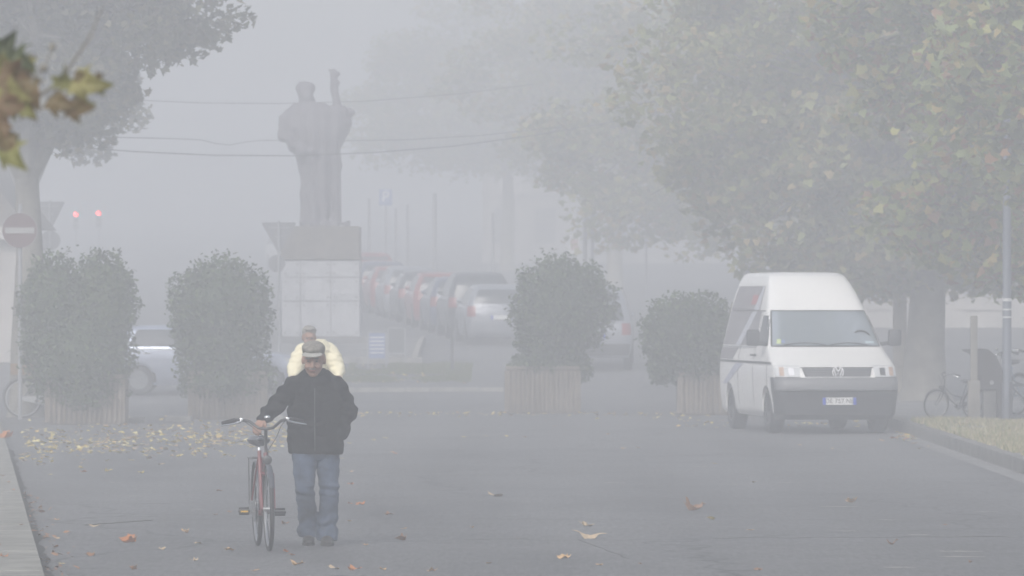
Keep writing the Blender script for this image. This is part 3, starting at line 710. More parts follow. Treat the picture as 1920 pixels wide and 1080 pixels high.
jk = link('jacket', remesh(j, .010, 3, .6, ck), M['jacket'], man)
q = MB(); q.ring((-.004, -.115, 1.462), .078, .02, 'z', 30, 8, .026)
link('collar', remesh(q, .008, 2, .5, fold(3, .003)), M['jacket'], jk)
q = MB()
z_ = [(.0, -.193-.0, .80), (0, -.228, .95), (0, -.248, 1.08), (0, -.25, 1.2), (0, -.232, 1.32)]
q.tube([(0, y-.003, z) for x, y, z in z_], .004, 5); obj('zip', q, M['plastic'], jk)
t = MB()
t.zloft([(.72, .17, .12, 0, .0), (.80, .185, .135, 0, .0), (.90, .185, .13, 0, 0), (1.0, .17, .12, 0, 0)], 28)
for q, s in ((legL, -1), (legR, 1)):
    hem = q[2]+Vector((0, -.015, -.075 if s < 0 else -.06)); t.chain([q[0]+Vector((0, 0, -.02)), q[0].lerp(q[1], .5), q[1], q[1].lerp(q[2], .45), q[2].lerp(q[1], .12)], [.110, .101, .084, .080, .084], 18)
    t.tube([q[2].lerp(q[1], .12), hem], [.089, .094], 18)
jf = lambda c: fold(5, .010)(c)+.008*math.sin(c.z*60+c.x*12+2*math.sin(c.x*30))*max(0, 1-abs(c.z-.17)/.12)+.007*math.sin(c.z*75+c.x*8)*max(0, 1-abs(c.z-.46)/.08)
link('jeans', remesh(t, .009, 3, .55, jf), M['jeans'], man)
for q, yo, ty in ((legL, -.02, .02), (legR, 0, -.0)):
    x, y = q[2].x, q[2].y; k = MB()
    k.ell((x, y-.015, .055), (.046, .055, .05), 14); k.ell((x+ty*0, y-.12, .045), (.052, .10, .042), 16); k.ell((x, y-.19, .035), (.046, .055, .032), 14)
    sh = link('shoe', remesh(k, .007, 2), M['shoe'], man)
    k = MB(); k.zloft([(0, .05, .145, x, y-.085), (.012, .055, .15, x, y-.085), (.024, .055, .15, x, y-.085)], 24, 2.4); obj('sole', k, M['sole'], sh)
k = MB()
def hp(o_): return hcc+Rm @ Vector(o_)*1.18
k.ell(hp((0, .02, .075)), (.100, .126, .060), 22, Rm); k.ell(hp((0, -.03, .088)), (.092, .095, .048), 20, Rm)
k.ell(hp((0, .02, .05)), (.095, .118, .042), 20, Rm)
cap = link('flat_cap', remesh(k, .007, 2, .5, fold(9, .004)), M['cap'], man)
k = MB(); k.ell(hp((0, -.100, .060)), (.086, .050, .008), 22, Rm @ Matrix.Rotation(R(14), 3, 'X')); obj('peak', k, M['capedge'], cap)

# -- the rider behind him
d2 = 70.6; s2 = F/d2
rider = thing('person', 'grey-haired cyclist in a cream padded jacket riding right behind the man in the cap', 'person', ((594-960)/s2, d2, 0), 0)
b = MB(); hc2 = Vector((-.085, -.30, 1.585)); part, Rm, hcc = head(b, hc2, R(12), R(4), 1.04)
b.chain([(0, -.12, 1.36), (-.03, -.2, 1.44), (-.08, -.27, 1.53)], [.08, .064, .06])
b.zloft([(.90, .16, .12, 0, .22), (1.05, .165, .12, 0, .14), (1.2, .18, .12, 0, .02), (1.34, .17, .10, 0, -.12), (1.41, .10, .07, 0, -.15)])
for s in (-1, 1):
    S_, E_, W_ = Vector((s*.20, -.13, 1.36)), Vector((s*.29, -.2, 1.16)), Vector((s*.285, -.40, 1.10))
    b.chain([S_, E_, W_], [.055, .045, .032]); hand(b, W_, (-.05*s, -1, -.15), (0, 0, -1), (-s, 0, 0), 1, .9)
    kn = Vector((s*.12, -.18 if s < 0 else -.08, .80 if s < 0 else .62)); an = Vector((s*.135, .10-s*.165+.06, .42 if s < 0 else .36))
    b.chain([Vector((s*.09, .24, .95)), kn, an, an+Vector((0, -.13, -.05))], [.085, .058, .04, .032])
bo = link('body', remesh(b, .009, 2, .5), M['skin'], rider)
for s in (-1, 1): part((s*.030, -.088, .008), (.013, .007, .0075), 'eye', M['eye'], bo)
part((0, -.094, -.060), (.024, .006, .005), 'mouth', M['lip'], bo)
q = MB(); q.ell(hcc+Rm @ Vector((0, .038, .07)), (.092, .104, .074), 18, Rm); q.ell(hcc+Rm @ Vector((0, .055, 0)), (.094, .077, .06), 14, Rm)
q.ell(hcc+Rm @ Vector((0.0, -.035, .115)), (.066, .055, .024), 14, Rm)
link('hair', remesh(q, .009, 2, .5, fold(2, .006)), M['hair'], rider)
j = MB()
j.zloft([(.86, .20, .17, 0, .24), (.98, .215, .18, 0, .18), (1.1, .235, .19, 0, .10), (1.22, .25, .19, 0, 0), (1.33, .235, .17, 0, -.09), (1.42, .215, .14, 0, -.15), (1.50, .17, .12, 0, -.18), (1.555, .11, .09, -.0, -.19)], 30)
for s in (-1, 1): j.chain([Vector((s*.15, -.13, 1.42)), Vector((s*.215, -.15, 1.32)), Vector((s*.275, -.2, 1.17)), Vector((s*.28, -.38, 1.11))], [.105, .105, .09, .05], 16)
qf = lambda c: .008*abs(math.sin(c.z*40+c.x*10*(1 if c.x > 0 else -1)+2*noise.noise(c*5)))+fold(6, .010)(c)
link('padded_jacket', remesh(j, .012, 2, .5, qf), M['cream'], rider)
t = MB(); t.ell((0, .24, .93), (.18, .16, .12), 20)
for s in (-1, 1):
    kn = Vector((s*.12, -.18 if s < 0 else -.08, .80 if s < 0 else .62)); an = Vector((s*.135, .10-s*.165+.06, .42 if s < 0 else .36)); t.chain([Vector((s*.09, .24, .94)), kn, an], [.10, .08, .062], 14)
    k = MB(); k.ell((an.x, an.y-.03, an.z-.055), (.045, .06, .045), 12); k.ell((an.x, an.y-.13, an.z-.062), (.046, .09, .035), 12); link('shoe', remesh(k, .01, 2), M['shoe'], rider)
link('trousers', remesh(t, .013, 2, .5, fold(7, .006)), M['trousers'], rider)
bk2 = bicycle('dark bicycle ridden by the cyclist in the cream jacket', ((594-960)/s2, d2, 0), 0, M['bikedark'], rack=False, steer=1)

# ---------------------------------------------------------------- vehicles
class Hull:
    """body described by its plan outline at rising heights: (z, front, rear, half width)"""
    def __init__(s, lv, r=.14, bf=.10, br=.06): s.lv = lv; s.r = r; s.bf = bf; s.br = br
    def L(s, z):
        lv = s.lv
        if z <= lv[0][0]: return lv[0][1:]
        for a, b in zip(lv, lv[1:]):
            if z <= b[0]: t = (z-a[0])/(b[0]-a[0]); return tuple(a[i]+(b[i]-a[i])*t for i in (1, 2, 3))
        return lv[-1][1:]
    def front(s, f, z, off=0, rear=False):
        uf, ur, w_ = s.L(z); x = f*w_; r = s.r; e = max(0, abs(x)-(w_-r)); e = min(e, r*.98)
        drop = r-math.sqrt(r*r-e*e)
        return Vector((x, (-(ur+s.br*f*f+drop-off)) if rear else -(uf-s.bf*f*f-drop+off), z))
    def side(s, u, z, sg, off=0):
        uf, ur, w_ = s.L(z); r = s.r; d = 0
        e = max(u-(uf-s.bf-r), (ur+s.br+r)-u, 0); e = min(e, r*.98); d = r-math.sqrt(r*r-e*e)
        return Vector((sg*(w_-d+off), -u, z))
    def mesh(s, sub=3):
        zs = []
        for a, b in zip(s.lv, s.lv[1:]): zs += [a[0]+(b[0]-a[0])*k/sub for k in range(sub)]
        zs.append(s.lv[-1][0]); bm_ = bmesh.new(); R_ = []
        for z in zs:
            uf, ur, w_ = s.L(z); r = s.r; row = []
            def cx(a): return (w_-r)+r*math.sin(a)
            fr = [(-(w_-r)+2*(w_-r)*k/10) for k in range(11)]; cn = [R(90*k/5) for k in range(1, 6)]
            for a in reversed(cn): x = -cx(a); row.append((x, -(uf-s.bf*(x/w_)**2-r+r*math.cos(a)), z))
            for x in fr: row.append((x, -(uf-s.bf*(x/w_)**2), z))
            for a in cn: x = cx(a); row.append((x, -(uf-s.bf*(x/w_)**2-r+r*math.cos(a)), z))
            u0, u1 = uf-s.bf-r, ur+s.br+r
            for k in range(1, 16): row.append((w_, -(u0+(u1-u0)*k/16), z))
            for a in reversed(cn): x = cx(a); row.append((x, -(ur+s.br*(x/w_)**2+r-r*math.cos(a)), z))
            for x in reversed(fr): row.append((x, -(ur+s.br*(x/w_)**2), z))
            for a in cn: x = -cx(a); row.append((x, -(ur+s.br*(x/w_)**2+r-r*math.cos(a)), z))
            for k in range(1, 16): row.append((-w_, -(u1+(u0-u1)*k/16), z))
            R_.append([bm_.verts.new(q) for q in row])
        n = len(R_[0])
        for a, b in zip(R_, R_[1:]):
            for j in range(n): bm_.faces.new((a[j], a[(j+1) % n], b[(j+1) % n], b[j]))
        bm_.faces.new(R_[0][::-1]); bm_.faces.new(R_[-1]); bmesh.ops.recalc_face_normals(bm_, faces=bm_.faces)
        me = bpy.data.meshes.new('hull'); bm_.to_mesh(me); bm_.free(); return me
    def patch(s, kind, z0, z1, a, b, off=.008, nu=12, nz=6, mb=None, sg=1, thick=.02):
        """a panel lying on the hull: a, b = (left, right) limits at z0 and at z1 (fractions of width, or metres along the side)"""
        mb = mb or MB(); G = []
        for o_ in (off, off-thick):
            g = []
            for i in range(nz+1):
                t = i/nz; z = z0+(z1-z0)*t; l0 = a[0]+(b[0]-a[0])*t; l1 = a[1]+(b[1]-a[1])*t
                g.append([mb.b.verts.new(s.side(l0+(l1-l0)*k/nu, z, sg, o_) if kind == 'side' else s.front(l0+(l1-l0)*k/nu, z, o_, kind == 'rear')) for k in range(nu+1)])
            G.append(g)
        A, B = G
        for i in range(nz):
            for k in range(nu):
                mb.b.faces.new((A[i][k], A[i][k+1], A[i+1][k+1], A[i+1][k])); mb.b.faces.new((B[i][k], B[i+1][k], B[i+1][k+1], B[i][k+1]))
        for k in range(nu): mb.b.faces.new((A[0][k], B[0][k], B[0][k+1], A[0][k+1])); mb.b.faces.new((A[nz][k], A[nz][k+1], B[nz][k+1], B[nz][k]))
        for i in range(nz): mb.b.faces.new((A[i][0], A[i+1][0], B[i+1][0], B[i][0])); mb.b.faces.new((A[i][nu], B[i][nu], B[i+1][nu], A[i+1][nu]))
        return mb
def arches(me, cen, r):
    c = MB()
    for x, y, z in cen: c.tube([(x-.2*(1 if x > 0 else -1), y, z), (x+.4*(1 if x > 0 else -1), y, z)], r, 32)
    o = bpy.data.objects.new('t', me); k = bpy.data.objects.new('k', c.mesh()); C.objects.link(o); C.objects.link(k)
    m = o.modifiers.new('b', 'BOOLEAN'); m.object = k; m.operation = 'DIFFERENCE'; m.solver = 'EXACT'
    dg = bpy.context.evaluated_depsgraph_get(); dg.update(); out = bpy.data.meshes.new_from_object(o.evaluated_get(dg))
    bpy.data.objects.remove(o); bpy.data.objects.remove(k); return out
def wheel(par, x, y, r, w_, rim, steer=0):
    sg = 1 if x > 0 else -1; q = MB()
    prof = [(-w_/2, r*.62), (-w_/2, r*.93), (-w_/2+.02, r*.985), (-w_/4, r), (w_/4, r), (w_/2-.02, r*.985), (w_/2, r*.93), (w_/2, r*.62)]
    n = 36; rows = [[q.b.verts.new((a, b*math.cos(2*PI*j/n), b*math.sin(2*PI*j/n))) for a, b in prof] for j in range(n)]
    for j in range(n):
        for k in range(len(prof)): q.b.faces.new((rows[j][k], rows[(j+1) % n][k], rows[(j+1) % n][(k+1) % 8], rows[j][(k+1) % 8]))
    o = obj('wheel', q, M['black'], par, loc=(x, y, r)); o.rotation_euler = (0, 0, steer)
    q = MB(); q.cyl((sg*(w_/2-.06), 0, 0), (sg*(w_/2-.035), 0, 0), r*.63, 28); q.ring((sg*(w_/2-.01), 0, 0), r*.61, .012, 'x', 32, 6)
    q.cyl((sg*(w_/2-.04), 0, 0), (sg*(w_/2-.005), 0, 0), r*.17, 14)
    for k in range(7):
        a = 2*PI*k/7; q.tube([(sg*(w_/2-.022), r*.15*math.cos(a), r*.15*math.sin(a)), (sg*(w_/2-.022), r*.6*math.cos(a), r*.6*math.sin(a))], .02, 5)
    obj('rim', q, rim, o)
def numplate(par, hull, z, kind, txt='', wd=.52, zc=None, y=None):
    f = hull.front(0, z, .03, kind == 'rear'); yy = f.y if y is None else y; sgn = 1 if kind == 'rear' else -1
    q = MB(); q.box((0, yy, z), (wd, .012, .11), None, .003); o = obj('number_plate', q, M['plate'], par, False)
    for s in (-1, 1): q = MB(); q.box((s*(wd/2-.025), yy+sgn*.0075, z), (.05, .004, .108)); obj('blue_band', q, M['plateblue'], o, False)
    if txt:
        me = text_mesh(txt, .098, .001); 
        if kind == 'rear': me.transform(Matrix.Rotation(PI, 4, 'Z'))
        link('lettering', me, M['ink'], o, False, (0, yy+sgn*.009, z))
# -- the van
V = thing('parked_van', 'white high-roof van with dark bumper parked at the right kerb', 'van', (4.60, 88.9, 0), R(8.5))
vh = Hull([(.25, 2.33, -2.38, .86), (.33, 2.42, -2.43, .91), (.60, 2.45, -2.45, .94), (.86, 2.43, -2.45, .95), (1.02, 2.34, -2.45, .95), (1.10, 2.14, -2.45, .942), (1.32, 1.62, -2.44, .90),
           (1.88, .98, -2.40, .775), (2.15, .66, -2.37, .70), (2.32, .42, -2.33, .645), (2.42, .24, -2.27, .60), (2.462, .05, -2.18, .55), (2.478, -.2, -2.0, .42)], r=.13, bf=.11, br=.05)
AX = [(s*.86, y, .335) for s in (-1, 1) for y in (-1.52, 1.48)]
body = link('body', arches(vh.mesh(4), AX, .40), M['white'], V)
q = vh.patch('front', 1.345, 1.865, (-.93, .93), (-.93, .93), .010, 20, 8); wsn = obj('windscreen', q, M['screen'], V)
q = vh.patch('front', 1.325, 1.345, (-.95, .95), (-.95, .95), .014, 20, 2); vh.patch('front', 1.865, 1.885, (-.95, .95), (-.95, .95), .014, 20, 2, q)
for s in (-1, 1): vh.patch('front', 1.345, 1.865, (s*.93, s*.955), (s*.93, s*.955), .013, 2, 8, q)
obj('seal', q, M['black'], wsn)
for x0, x1 in ((-.75, -.02), (.05, .72)):
    q = MB(); pts = [vh.front(x0+(x1-x0)*k/8, 1.35+.035*math.sin(PI*k/8), .02) for k in range(9)]; q.tube(pts, .009, 5); q.tube([vh.front(x1, 1.33, .01), pts[-1]], .012, 5); obj('wiper', q, M['black'], V)
q = vh.patch('front', 1.37, 1.44, (-.86, -.79), (-.86, -.79), .014, 2, 2); obj('sticker', q, mat('yellow_green_sticker', (.5, .6, .25), .6), V)
q = vh.patch('front', 1.385, 1.43, (-.78, -.72), (-.78, -.72), .014, 2, 2); obj('sticker', q, M['signblue'], V)
q = MB(); q.ring(vh.front(.66, 1.40, -.14)+Vector((0, 0, 0)), .17, .014, 'y', 30, 6); obj('steering_wheel', q, M['black'], V)
q = vh.patch('front', 1.375, 1.41, (.70, .86), (.70, .86), .013, 3, 2); obj('paper', q, mat('pale_paper', (.42, .52, .56), .6), V)
# grille with bars
q = vh.patch('front', .875, 1.005, (-.53, .53), (-.57, .57), .012, 14, 3); gr = obj('grille', q, M['plastic'], V)
q = MB()
for z in (.885, .918, .951, .984): vh.patch('front', z-.006, z+.008, (-.5-(z-.875)*.3, .5+(z-.875)*.3), (-.5-(z-.875)*.3, .5+(z-.875)*.3), .022, 14, 1, q)
obj('grille_bar', q, M['grille'], gr)
q = vh.patch('front', 1.008, 1.020, (-.60, .60), (-.60, .60), .014, 14, 1); obj('bonnet_seam', q, M['black'], V)
# round emblem: ring with the two stacked letters
bc = vh.front(0, .945, .045); q = MB(); q.ring(bc, .083, .0085, 'y', 36, 8)
def stroke(pts, r_=.0105): q.tube([bc+Vector((x, 0, z)) for x, z in pts], r_, 6)
stroke([(-.040, .070), (-.003, .012), (.003, .012), (.040, .070)]); stroke([(-.066, .045), (-.030, -.062), (0, -.004), (.030, -.062), (.066, .045)])
obj('emblem', q, M['emblem'], gr)
q = MB(); q.tube([bc+Vector((0, .02, 0)), bc+Vector((0, .008, 0))], .08, 30); obj('emblem_backing', q, M['plastic'], gr)
for s in (-1, 1):
    q = vh.patch('front', .868, 1.045, (s*.62, s*.985), (s*.60, s*.985), .014, 10, 4); hl = obj('headlight', q, M['lens'], V)
    q = vh.patch('front', .895, 1.01, (s*.70, s*.79), (s*.70, s*.79), .022, 4, 3); obj('reflector', q, M['chrome'], hl)
    q = vh.patch('front', .89, 1.02, (s*.86, s*.93), (s*.86, s*.93), .022, 4, 3); obj('indicator', q, M['amber'], hl)
    q = vh.patch('front', .862, .872, (s*.61, s*.99), (s*.61, s*.99), .02, 8, 1); obj('headlight_trim', q, M['black'], hl)
bh = Hull([(.22, 2.36, -2.3, .89), (.30, 2.46, -2.3, .93), (.66, 2.52, -2.3, .958), (.70, 2.53, -2.3, .96), (.80, 2.52, -2.3, .96), (.865, 2.46, -2.3, .958)], r=.16, bf=.12)
q = bh.patch('front', .22, .665, (-1, 1), (-1, 1), 0, 30, 6, thick=.12)
for s in (-1, 1): bh.patch('side', .42, .862, (2.16, 2.36), (1.97, 2.36), .004, 6, 6, q, s, .06)
bp = obj('bumper', q, mat('dark_lower_bumper', (.03, .032, .037), .6), V)
q = bh.patch('front', .672, .862, (-1, 1), (-1, 1), .012, 30, 5, thick=.12); obj('bumper_top', q, M['grille'], bp)
q = bh.patch('front', .53, .645, (-.50, -.22), (-.52, -.22), .006, 6, 2); bh.patch('front', .53, .645, (-.18, .18), (-.18, .18), .006, 6, 2, q); bh.patch('front', .53, .645, (.22, .50), (.22, .52), .006, 6, 2, q)
obj('air_intake', q, M['black'], bp)
numplate(V, bh, .505, 'front', 'DE 757 NE')
q = vh.patch('front', .25, .30, (-.9, .9), (-.9, .9), .06, 12, 1); 
q.b.free()
for s in (-1, 1):
    q = vh.patch('side', 1.34, 1.80, (.62, 1.50), (.62, .98), .008, 8, 6, sg=s); obj('side_window', q, M['glass'], V)
    q = vh.patch('side', 1.06, 1.095, (-2.25, 2.0), (-2.25, 2.0), .012, 24, 1, sg=s); obj('side_moulding', q, M['plastic'], V)
    q = vh.patch('side', 1.30, 1.315, (-2.35, .56), (-2.35, .56), .012, 20, 1, sg=s); obj('belt_rail', q, M['silver'], V)
    q = MB()
    for u in (.50, 1.62, -.75): vh.patch('side', .42, 1.86 if u < 1 else 1.24, (u-.006, u+.006), (u-.006, u+.006), .0035, 1, 10, q, s)
    vh.patch('side', 1.865, 1.88, (-2.3, .9), (-2.3, .9), .004, 14, 1, q, s); obj('panel_gap', q, M['black'], V)
    q = MB(); p0 = vh.side(.62, 1.19, s, .02); q.tube([p0+Vector((0, -.09, 0)), p0+Vector((s*.015, -.06, 0)), p0+Vector((s*.015, .06, 0)), p0+Vector((0, .09, 0))], .014, 6)
    p0 = vh.side(.38, 1.19, s, .02); q.tube([p0+Vector((0, -.07, 0)), p0+Vector((s*.015, 0, 0)), p0+Vector((0, .07, 0))], .014, 6); obj('door_handle', q, M['black'], V)
    q = MB(); m0 = vh.side(1.32, 1.36, s, 0)
    q.tube([m0, m0+Vector((s*.12, -.02, .02))], .03, 8); q.box(m0+Vector((s*.22, -.04, .10)), (.20, .13, .25), None, .035); obj('mirror', q, M['plastic'], V)
# printed film along the sides: dark field above the belt, pale swoosh, red patch (flat decoration on the paint)
film = mat('dark_side_film', (.25, .235, .25), .35, col2=(.17, .16, .175), scale=2, coat=.3)
q = vh.patch('side', 1.335, 1.86, (-2.2, .44), (-2.15, .40), .006, 20, 6, sg=-1); vh.patch('side', 1.885, 2.26, (-2.15, .22), (-2.05, .12), .006, 20, 5, q, -1); vh.patch('side', 1.11, 1.29, (-2.25, -1.2), (-2.3, -.9), .006, 10, 3, q, -1)
fm = obj('side_film', q, film, V)
q = vh.patch('side', 1.335, 1.86, (-1.15, -.75), (-.35, .05), .010, 6, 8, sg=-1); vh.patch('side', 1.885, 2.26, (-.30, .12), (.0, .10), .010, 4, 5, q, -1); obj('swoosh', q, mat('pale_film', (.5, .52, .58), .4), fm)
q = vh.patch('side', .72, 1.05, (-2.0, -1.65), (-.9, -.3), .008, 6, 6, sg=-1); obj('swoosh', q, mat('lilac_film', (.42, .44, .54), .4), fm)
q = vh.patch('side', 1.97, 2.12, (-.62, -.2), (-.62, -.2), .012, 6, 3, sg=-1); obj('red_patch', q, mat('faded_red_film', (.40, .13, .14), .5), fm)
for x, y, z in AX:
    wheel(V, x*.94, y, .335, .215, M['plastic'], R(0))
q = MB(); q.box((0, 0, .42), (1.3, 4.3, .22)); q.cyl((-.7, -1.52, .34), (.7, -1.52, .34), .05); q.cyl((-.7, 1.48, .34), (.7, 1.48, .34), .07); obj('underbody', q, M['black'], V)

# -- cars
def car(label, loc, rz, paint, k=1.0, hk=1.0, group=None, suv=False, cat='car'):
    c = thing('parked_car', label, cat, loc, rz, group)
    h = hk; up = .1 if suv else 0
    hl = Hull([(.2+up, 1.86*k, -1.86*k, .78), (.32+up, 1.96*k, -1.96*k, .83), (.55+up, 2.0*k, -2.0*k, .85), (.80+up, 1.86*k, -1.98*k, .855), (.90+up, 1.35*k, -1.95*k, .845), (.97+up, .98*k, -1.93*k, .83),
               (1.2*h+up, .60*k, -1.82*k, .72), (1.36*h+up, .26*k, -1.66*k, .63), (1.42*h+up, -.02*k, -1.50*k, .57), (1.445*h+up, -.35*k, -1.2*k, .40)], r=.17, bf=.22, br=.10)
    r = .31+up*.3; ax = [(s*.79, y*k, r) for s in (-1, 1) for y in (-1.28, 1.26)]
    link('body', arches(hl.mesh(3), ax, r+.055), paint, c)
    z0, z1 = 1.0+up, 1.35*h+up
    obj('windscreen', hl.patch('front', z0, z1, (-.9, .9), (-.88, .88), .006, 12, 5), M['glass'], c)
    obj('rear_window', hl.patch('rear', z0+.04, z1-.02, (-.84, .84), (-.82, .82), .006, 12, 5), M['glass'], c)
    for s in (-1, 1):
        q = hl.patch('side', z0, z1, (-.02*k, .80*k), (-.02*k, .18*k), .006, 8, 5, sg=s); obj('side_window', q, M['glass'], c)
        q = hl.patch('side', z0, z1, (-1.45*k, -.10*k), (-1.30*k, -.10*k), .006, 8, 5, sg=s); obj('side_window', q, M['glass'], c)
        q = hl.patch('side', .93+up, .955+up, (-1.6*k, .95*k), (-1.6*k, .95*k), .008, 12, 1, sg=s); obj('belt_trim', q, M['chrome'], c)
        q = hl.patch('rear', .72+up, .98+up, (s*.74, s*.985), (s*.76, s*.98), .012, 6, 4); obj('tail_light', q, M['redlens'], c)
        q = hl.patch('front', .58+up, .76+up, (s*.60, s*.97), (s*.66, s*.97), .012, 6, 3); obj('headlight', q, M['lens'], c)
        q = MB(); m0 = hl.side(.78*k, 1.02+up, s, 0); q.tube([m0, m0+Vector((s*.08, 0, .02))], .02, 6); q.ell(m0+Vector((s*.13, .01, .04)), (.085, .05, .06), 12); obj('mirror', q, paint, c)
        q = MB(); p0 = hl.side(-.2*k, .86+up, s, .02); q.tube([p0+Vector((0, -.08, 0)), p0+Vector((s*.012, 0, 0)), p0+Vector((0, .08, 0))], .011, 6); p0 = hl.side(-1.1*k, .86+up, s, .02); q.tube([p0+Vector((0, -.08, 0)), p0+Vector((s*.012, 0, 0)), p0+Vector((0, .08, 0))], .011, 6); obj('door_handle', q, M['chrome'], c)
    q = MB()
    for s in (-1, 1):
        for u in (.88*k, -.06*k): hl.patch('side', .35+up, .93+up, (u-.006, u+.006), (u-.006, u+.006), .003, 1, 6, q, s)
    obj('door_gap', q, M['black'], c)
    obj('rear_bumper', hl.patch('rear', .26+up, .52+up, (-.97, .97), (-.97, .97), .02, 14, 4), M['plastic'] if suv else paint, c)
    obj('grille', hl.patch('front', .42+up, .60+up, (-.5, .5), (-.45, .45), .012, 10, 3), M['black'], c)
    numplate(c, hl, .70+up, 'rear'); numplate(c, hl, .42+up, 'front')
    q = MB(); q.box((0, 0, .36+up), (1.2, 3.4*k, .2)); obj('underbody', q, M['black'], c)
    for x, y, z in ax: wheel(c, x*.96, y, r, .18, M['rimdark'])
    return c
car('silver blue car standing crosswise behind the two left planters', ((384-960)/90, 118.5, gz(118.5)), R(90), M['greyblue'], 1.05, 1.0)
ra = PI+math.atan(4.25/45)
for i, (nm, pt, k, hk, su) in enumerate((('silver hatchback nearest in the far row, just left of the round shrub', 'silver', 1, 1.04, False), ('dark tall car second nearest in the far row, behind the silver hatchback', 'darkcar', 1.05, 1.12, True),
        ('dark blue car third nearest in the far row, beyond the tall dark car', 'bluecar', 1, 1.04, False), ('red hatchback in the middle of the far row of parked cars', 'red', 1, 1.06, False), ('dark saloon just beyond the middle red hatchback of the far row', 'darkcar', 1, 1.03, False),
        ('silver car sixth in the far row, between dark and red neighbours', 'silver', 1.02, 1.06, False), ('small red car third from the far end of the row', 'red', 1, 1.0, False), ('grey blue car last but one in the far row of parked cars', 'bluecar', 1, 1.05, False), ('red tall car farthest in the row, next to the statue pedestal', 'red', 1.05, 1.12, True))):
    t = i/8; y = 143+44*t; x = -.45-4.3*t
    car(nm, (x+.0, y, gz(y)), ra, M[pt], k, hk, 'cars parked in a row along the misty street', su)
car('silver tall car half hidden behind the round mid-road shrub', ((1118-960)/F*129, 130, gz(130)), PI-R(2), M['silver'], 1.1, 1.22, None, True)
car('distant white car seen past the statue pedestal, nearly lost in fog', ((548-960)/F*246, 246, gz(246)), R(12), M['white'], 1.1, 1.25, None, True)
# ramps keep the row on the rising street: tilt each car to the slope
for o in bpy.data.objects:
    if o.get('category') == 'car' and o.location.y > 125:
        y = o.location.y; sl_ = math.atan((gz(y+2)-gz(y-2))/4); o.rotation_euler = (Matrix.Rotation(sl_, 3, 'X') @ Matrix.Rotation(o.rotation_euler.z, 3, 'Z')).to_euler()

# -- other bicycles
bicycle('parked bicycle with tan crate on its rear rack left of the first planter', ((62-960)/F*98+.35, 98, 0), R(84), M['bikedark'], basket='rear')
b_ = bicycle('small dark bicycle standing low between the thick tree trunk and the wooden post', ((1790-960)/F*90, 90.0, .16), R(-62), M['bikedark'], rack=False, lean=R(6)); b_.scale = (.68,)*3
bicycle('bicycle with upright handlebar behind the blue grey pole', ((1868-960)/F*91.5+.1, 92, .16), R(-35), M['bikeblue'], rack=False, steer=1, lean=R(5))
bicycle('bicycle at the right edge of the frame behind the metal rail', ((1925-960)/F*90, 90.6, .16), R(-60), M['bikedark'], rack=False, steer=1, lean=R(-4))

# ---------------------------------------------------------------- statue
SX, SY = (604-960)/F*139.6, 139.6; g0 = gz(139.0)+.10
pd_ = thing('statue_pedestal', 'tall pedestal clad in pale bolted panels with a brown granite cap, under the statue', 'pedestal', (SX, SY, g0))
zt = H+(HY-424)/F*138.6-g0; zc = H+(HY-487)/F*138.6-g0
q = MB(); q.box((.01, 0, zc/2), (1.80, 1.80, zc-.02)); obj('core', q, M['hazegrey'], pd_, False)
q = MB(); q.box((0, 0, .09), (2.35, 2.35, .18), None, .015); obj('plinth', q, M['paved'], pd_, False)
cols = [(-.935, -.505), (-.485, .235), (.255, .935)]
for z0, z1 in ((.19, 1.035), (1.055, 1.615), (1.635, zc-.02)):
    for a, b_ in cols:
        q = MB(); q.box(((a+b_)/2, -.925, (z0+z1)/2), (b_-a, .04, z1-z0), None, .004)
        pn = obj('panel', q, M['marble'], pd_, False)
        for x in (a+.07, b_-.07):
            for z in (z0+.09, z1-.09): q = MB(); q.tube([(x, -.945, z), (x, -.958, z)], .03, 8); obj('bolt', q, M['hazegrey'], pn)
for s in (-1, 1):
    for z0, z1 in ((.19, 1.035), (1.055, 1.615), (1.635, zc-.02)):
        q = MB(); q.box((s*.93, 0, (z0+z1)/2), (.04, 1.78, z1-z0), None, .004); obj('panel', q, M['marble'], pd_, False)
q = MB(); q.box((-.02, 0, (zc+zt)/2), (1.92, 1.94, zt-zc), None, .02); q.box((-.02, 0, zc+.03), (1.97, 1.99, .06), None, .01); obj('cap_block', q, M['granite'], pd_, False)
st = thing('statue', 'dark bronze robed figure with raised arm on the panelled pedestal', 'statue', (SX, SY, g0+zt))
q = MB()
q.zloft([(0, .60, .42, .06, 0), (.12, .60, .42, .06, 0), (.14, .50, .36, -.05, 0)], 24)
q.zloft([(.1, .36, .30, -.14, 0), (.6, .36, .30, -.15, 0), (1.1, .38, .32, -.12, 0), (1.5, .50, .36, -.10, 0), (1.75, .57, .40, -.13, 0), (2.1, .74, .44, -.17, 0), (2.45, .86, .46, -.20, 0), (2.7, .86, .44, -.19, 0), (2.92, .68, .38, -.16, 0), (3.04, .36, .28, -.30, 0)], 30)
q.chain([(-.32, 0, 2.85), (-.40, -.05, 3.15)], [.22, .17]); q.ell((-.42, -.06, 3.34), (.20, .22, .24), 16); q.ell((-.43, -.02, 3.40), (.25, .22, .17), 16); q.ell((-.36, -.2, 3.2), (.13, .12, .16), 12)
q.chain([(.22, -.05, 1.55), (.33, -.1, 1.1), (.36, -.1, .5), (.34, -.1, .1)], [.20, .15, .12, .15]); q.chain([(.2, 0, 1.8), (.30, -.05, 1.5)], [.3, .22])
q.chain([(-.75, 0, 2.7), (-.86, -.1, 2.25), (-.45, -.35, 1.85)], [.24, .22, .16]); q.ell((-.3, -.4, 1.83), (.13, .1, .1), 10)
q.chain([(.35, 0, 2.72), (.60, -.08, 2.55), (.52, -.18, 2.85)], [.22, .16, .11]); q.ell((.70, -.1, 2.80), (.12, .1, .12), 10); q.chain([(.5, 0, 2.6), (.35, 0, 2.1)], [.24, .2])
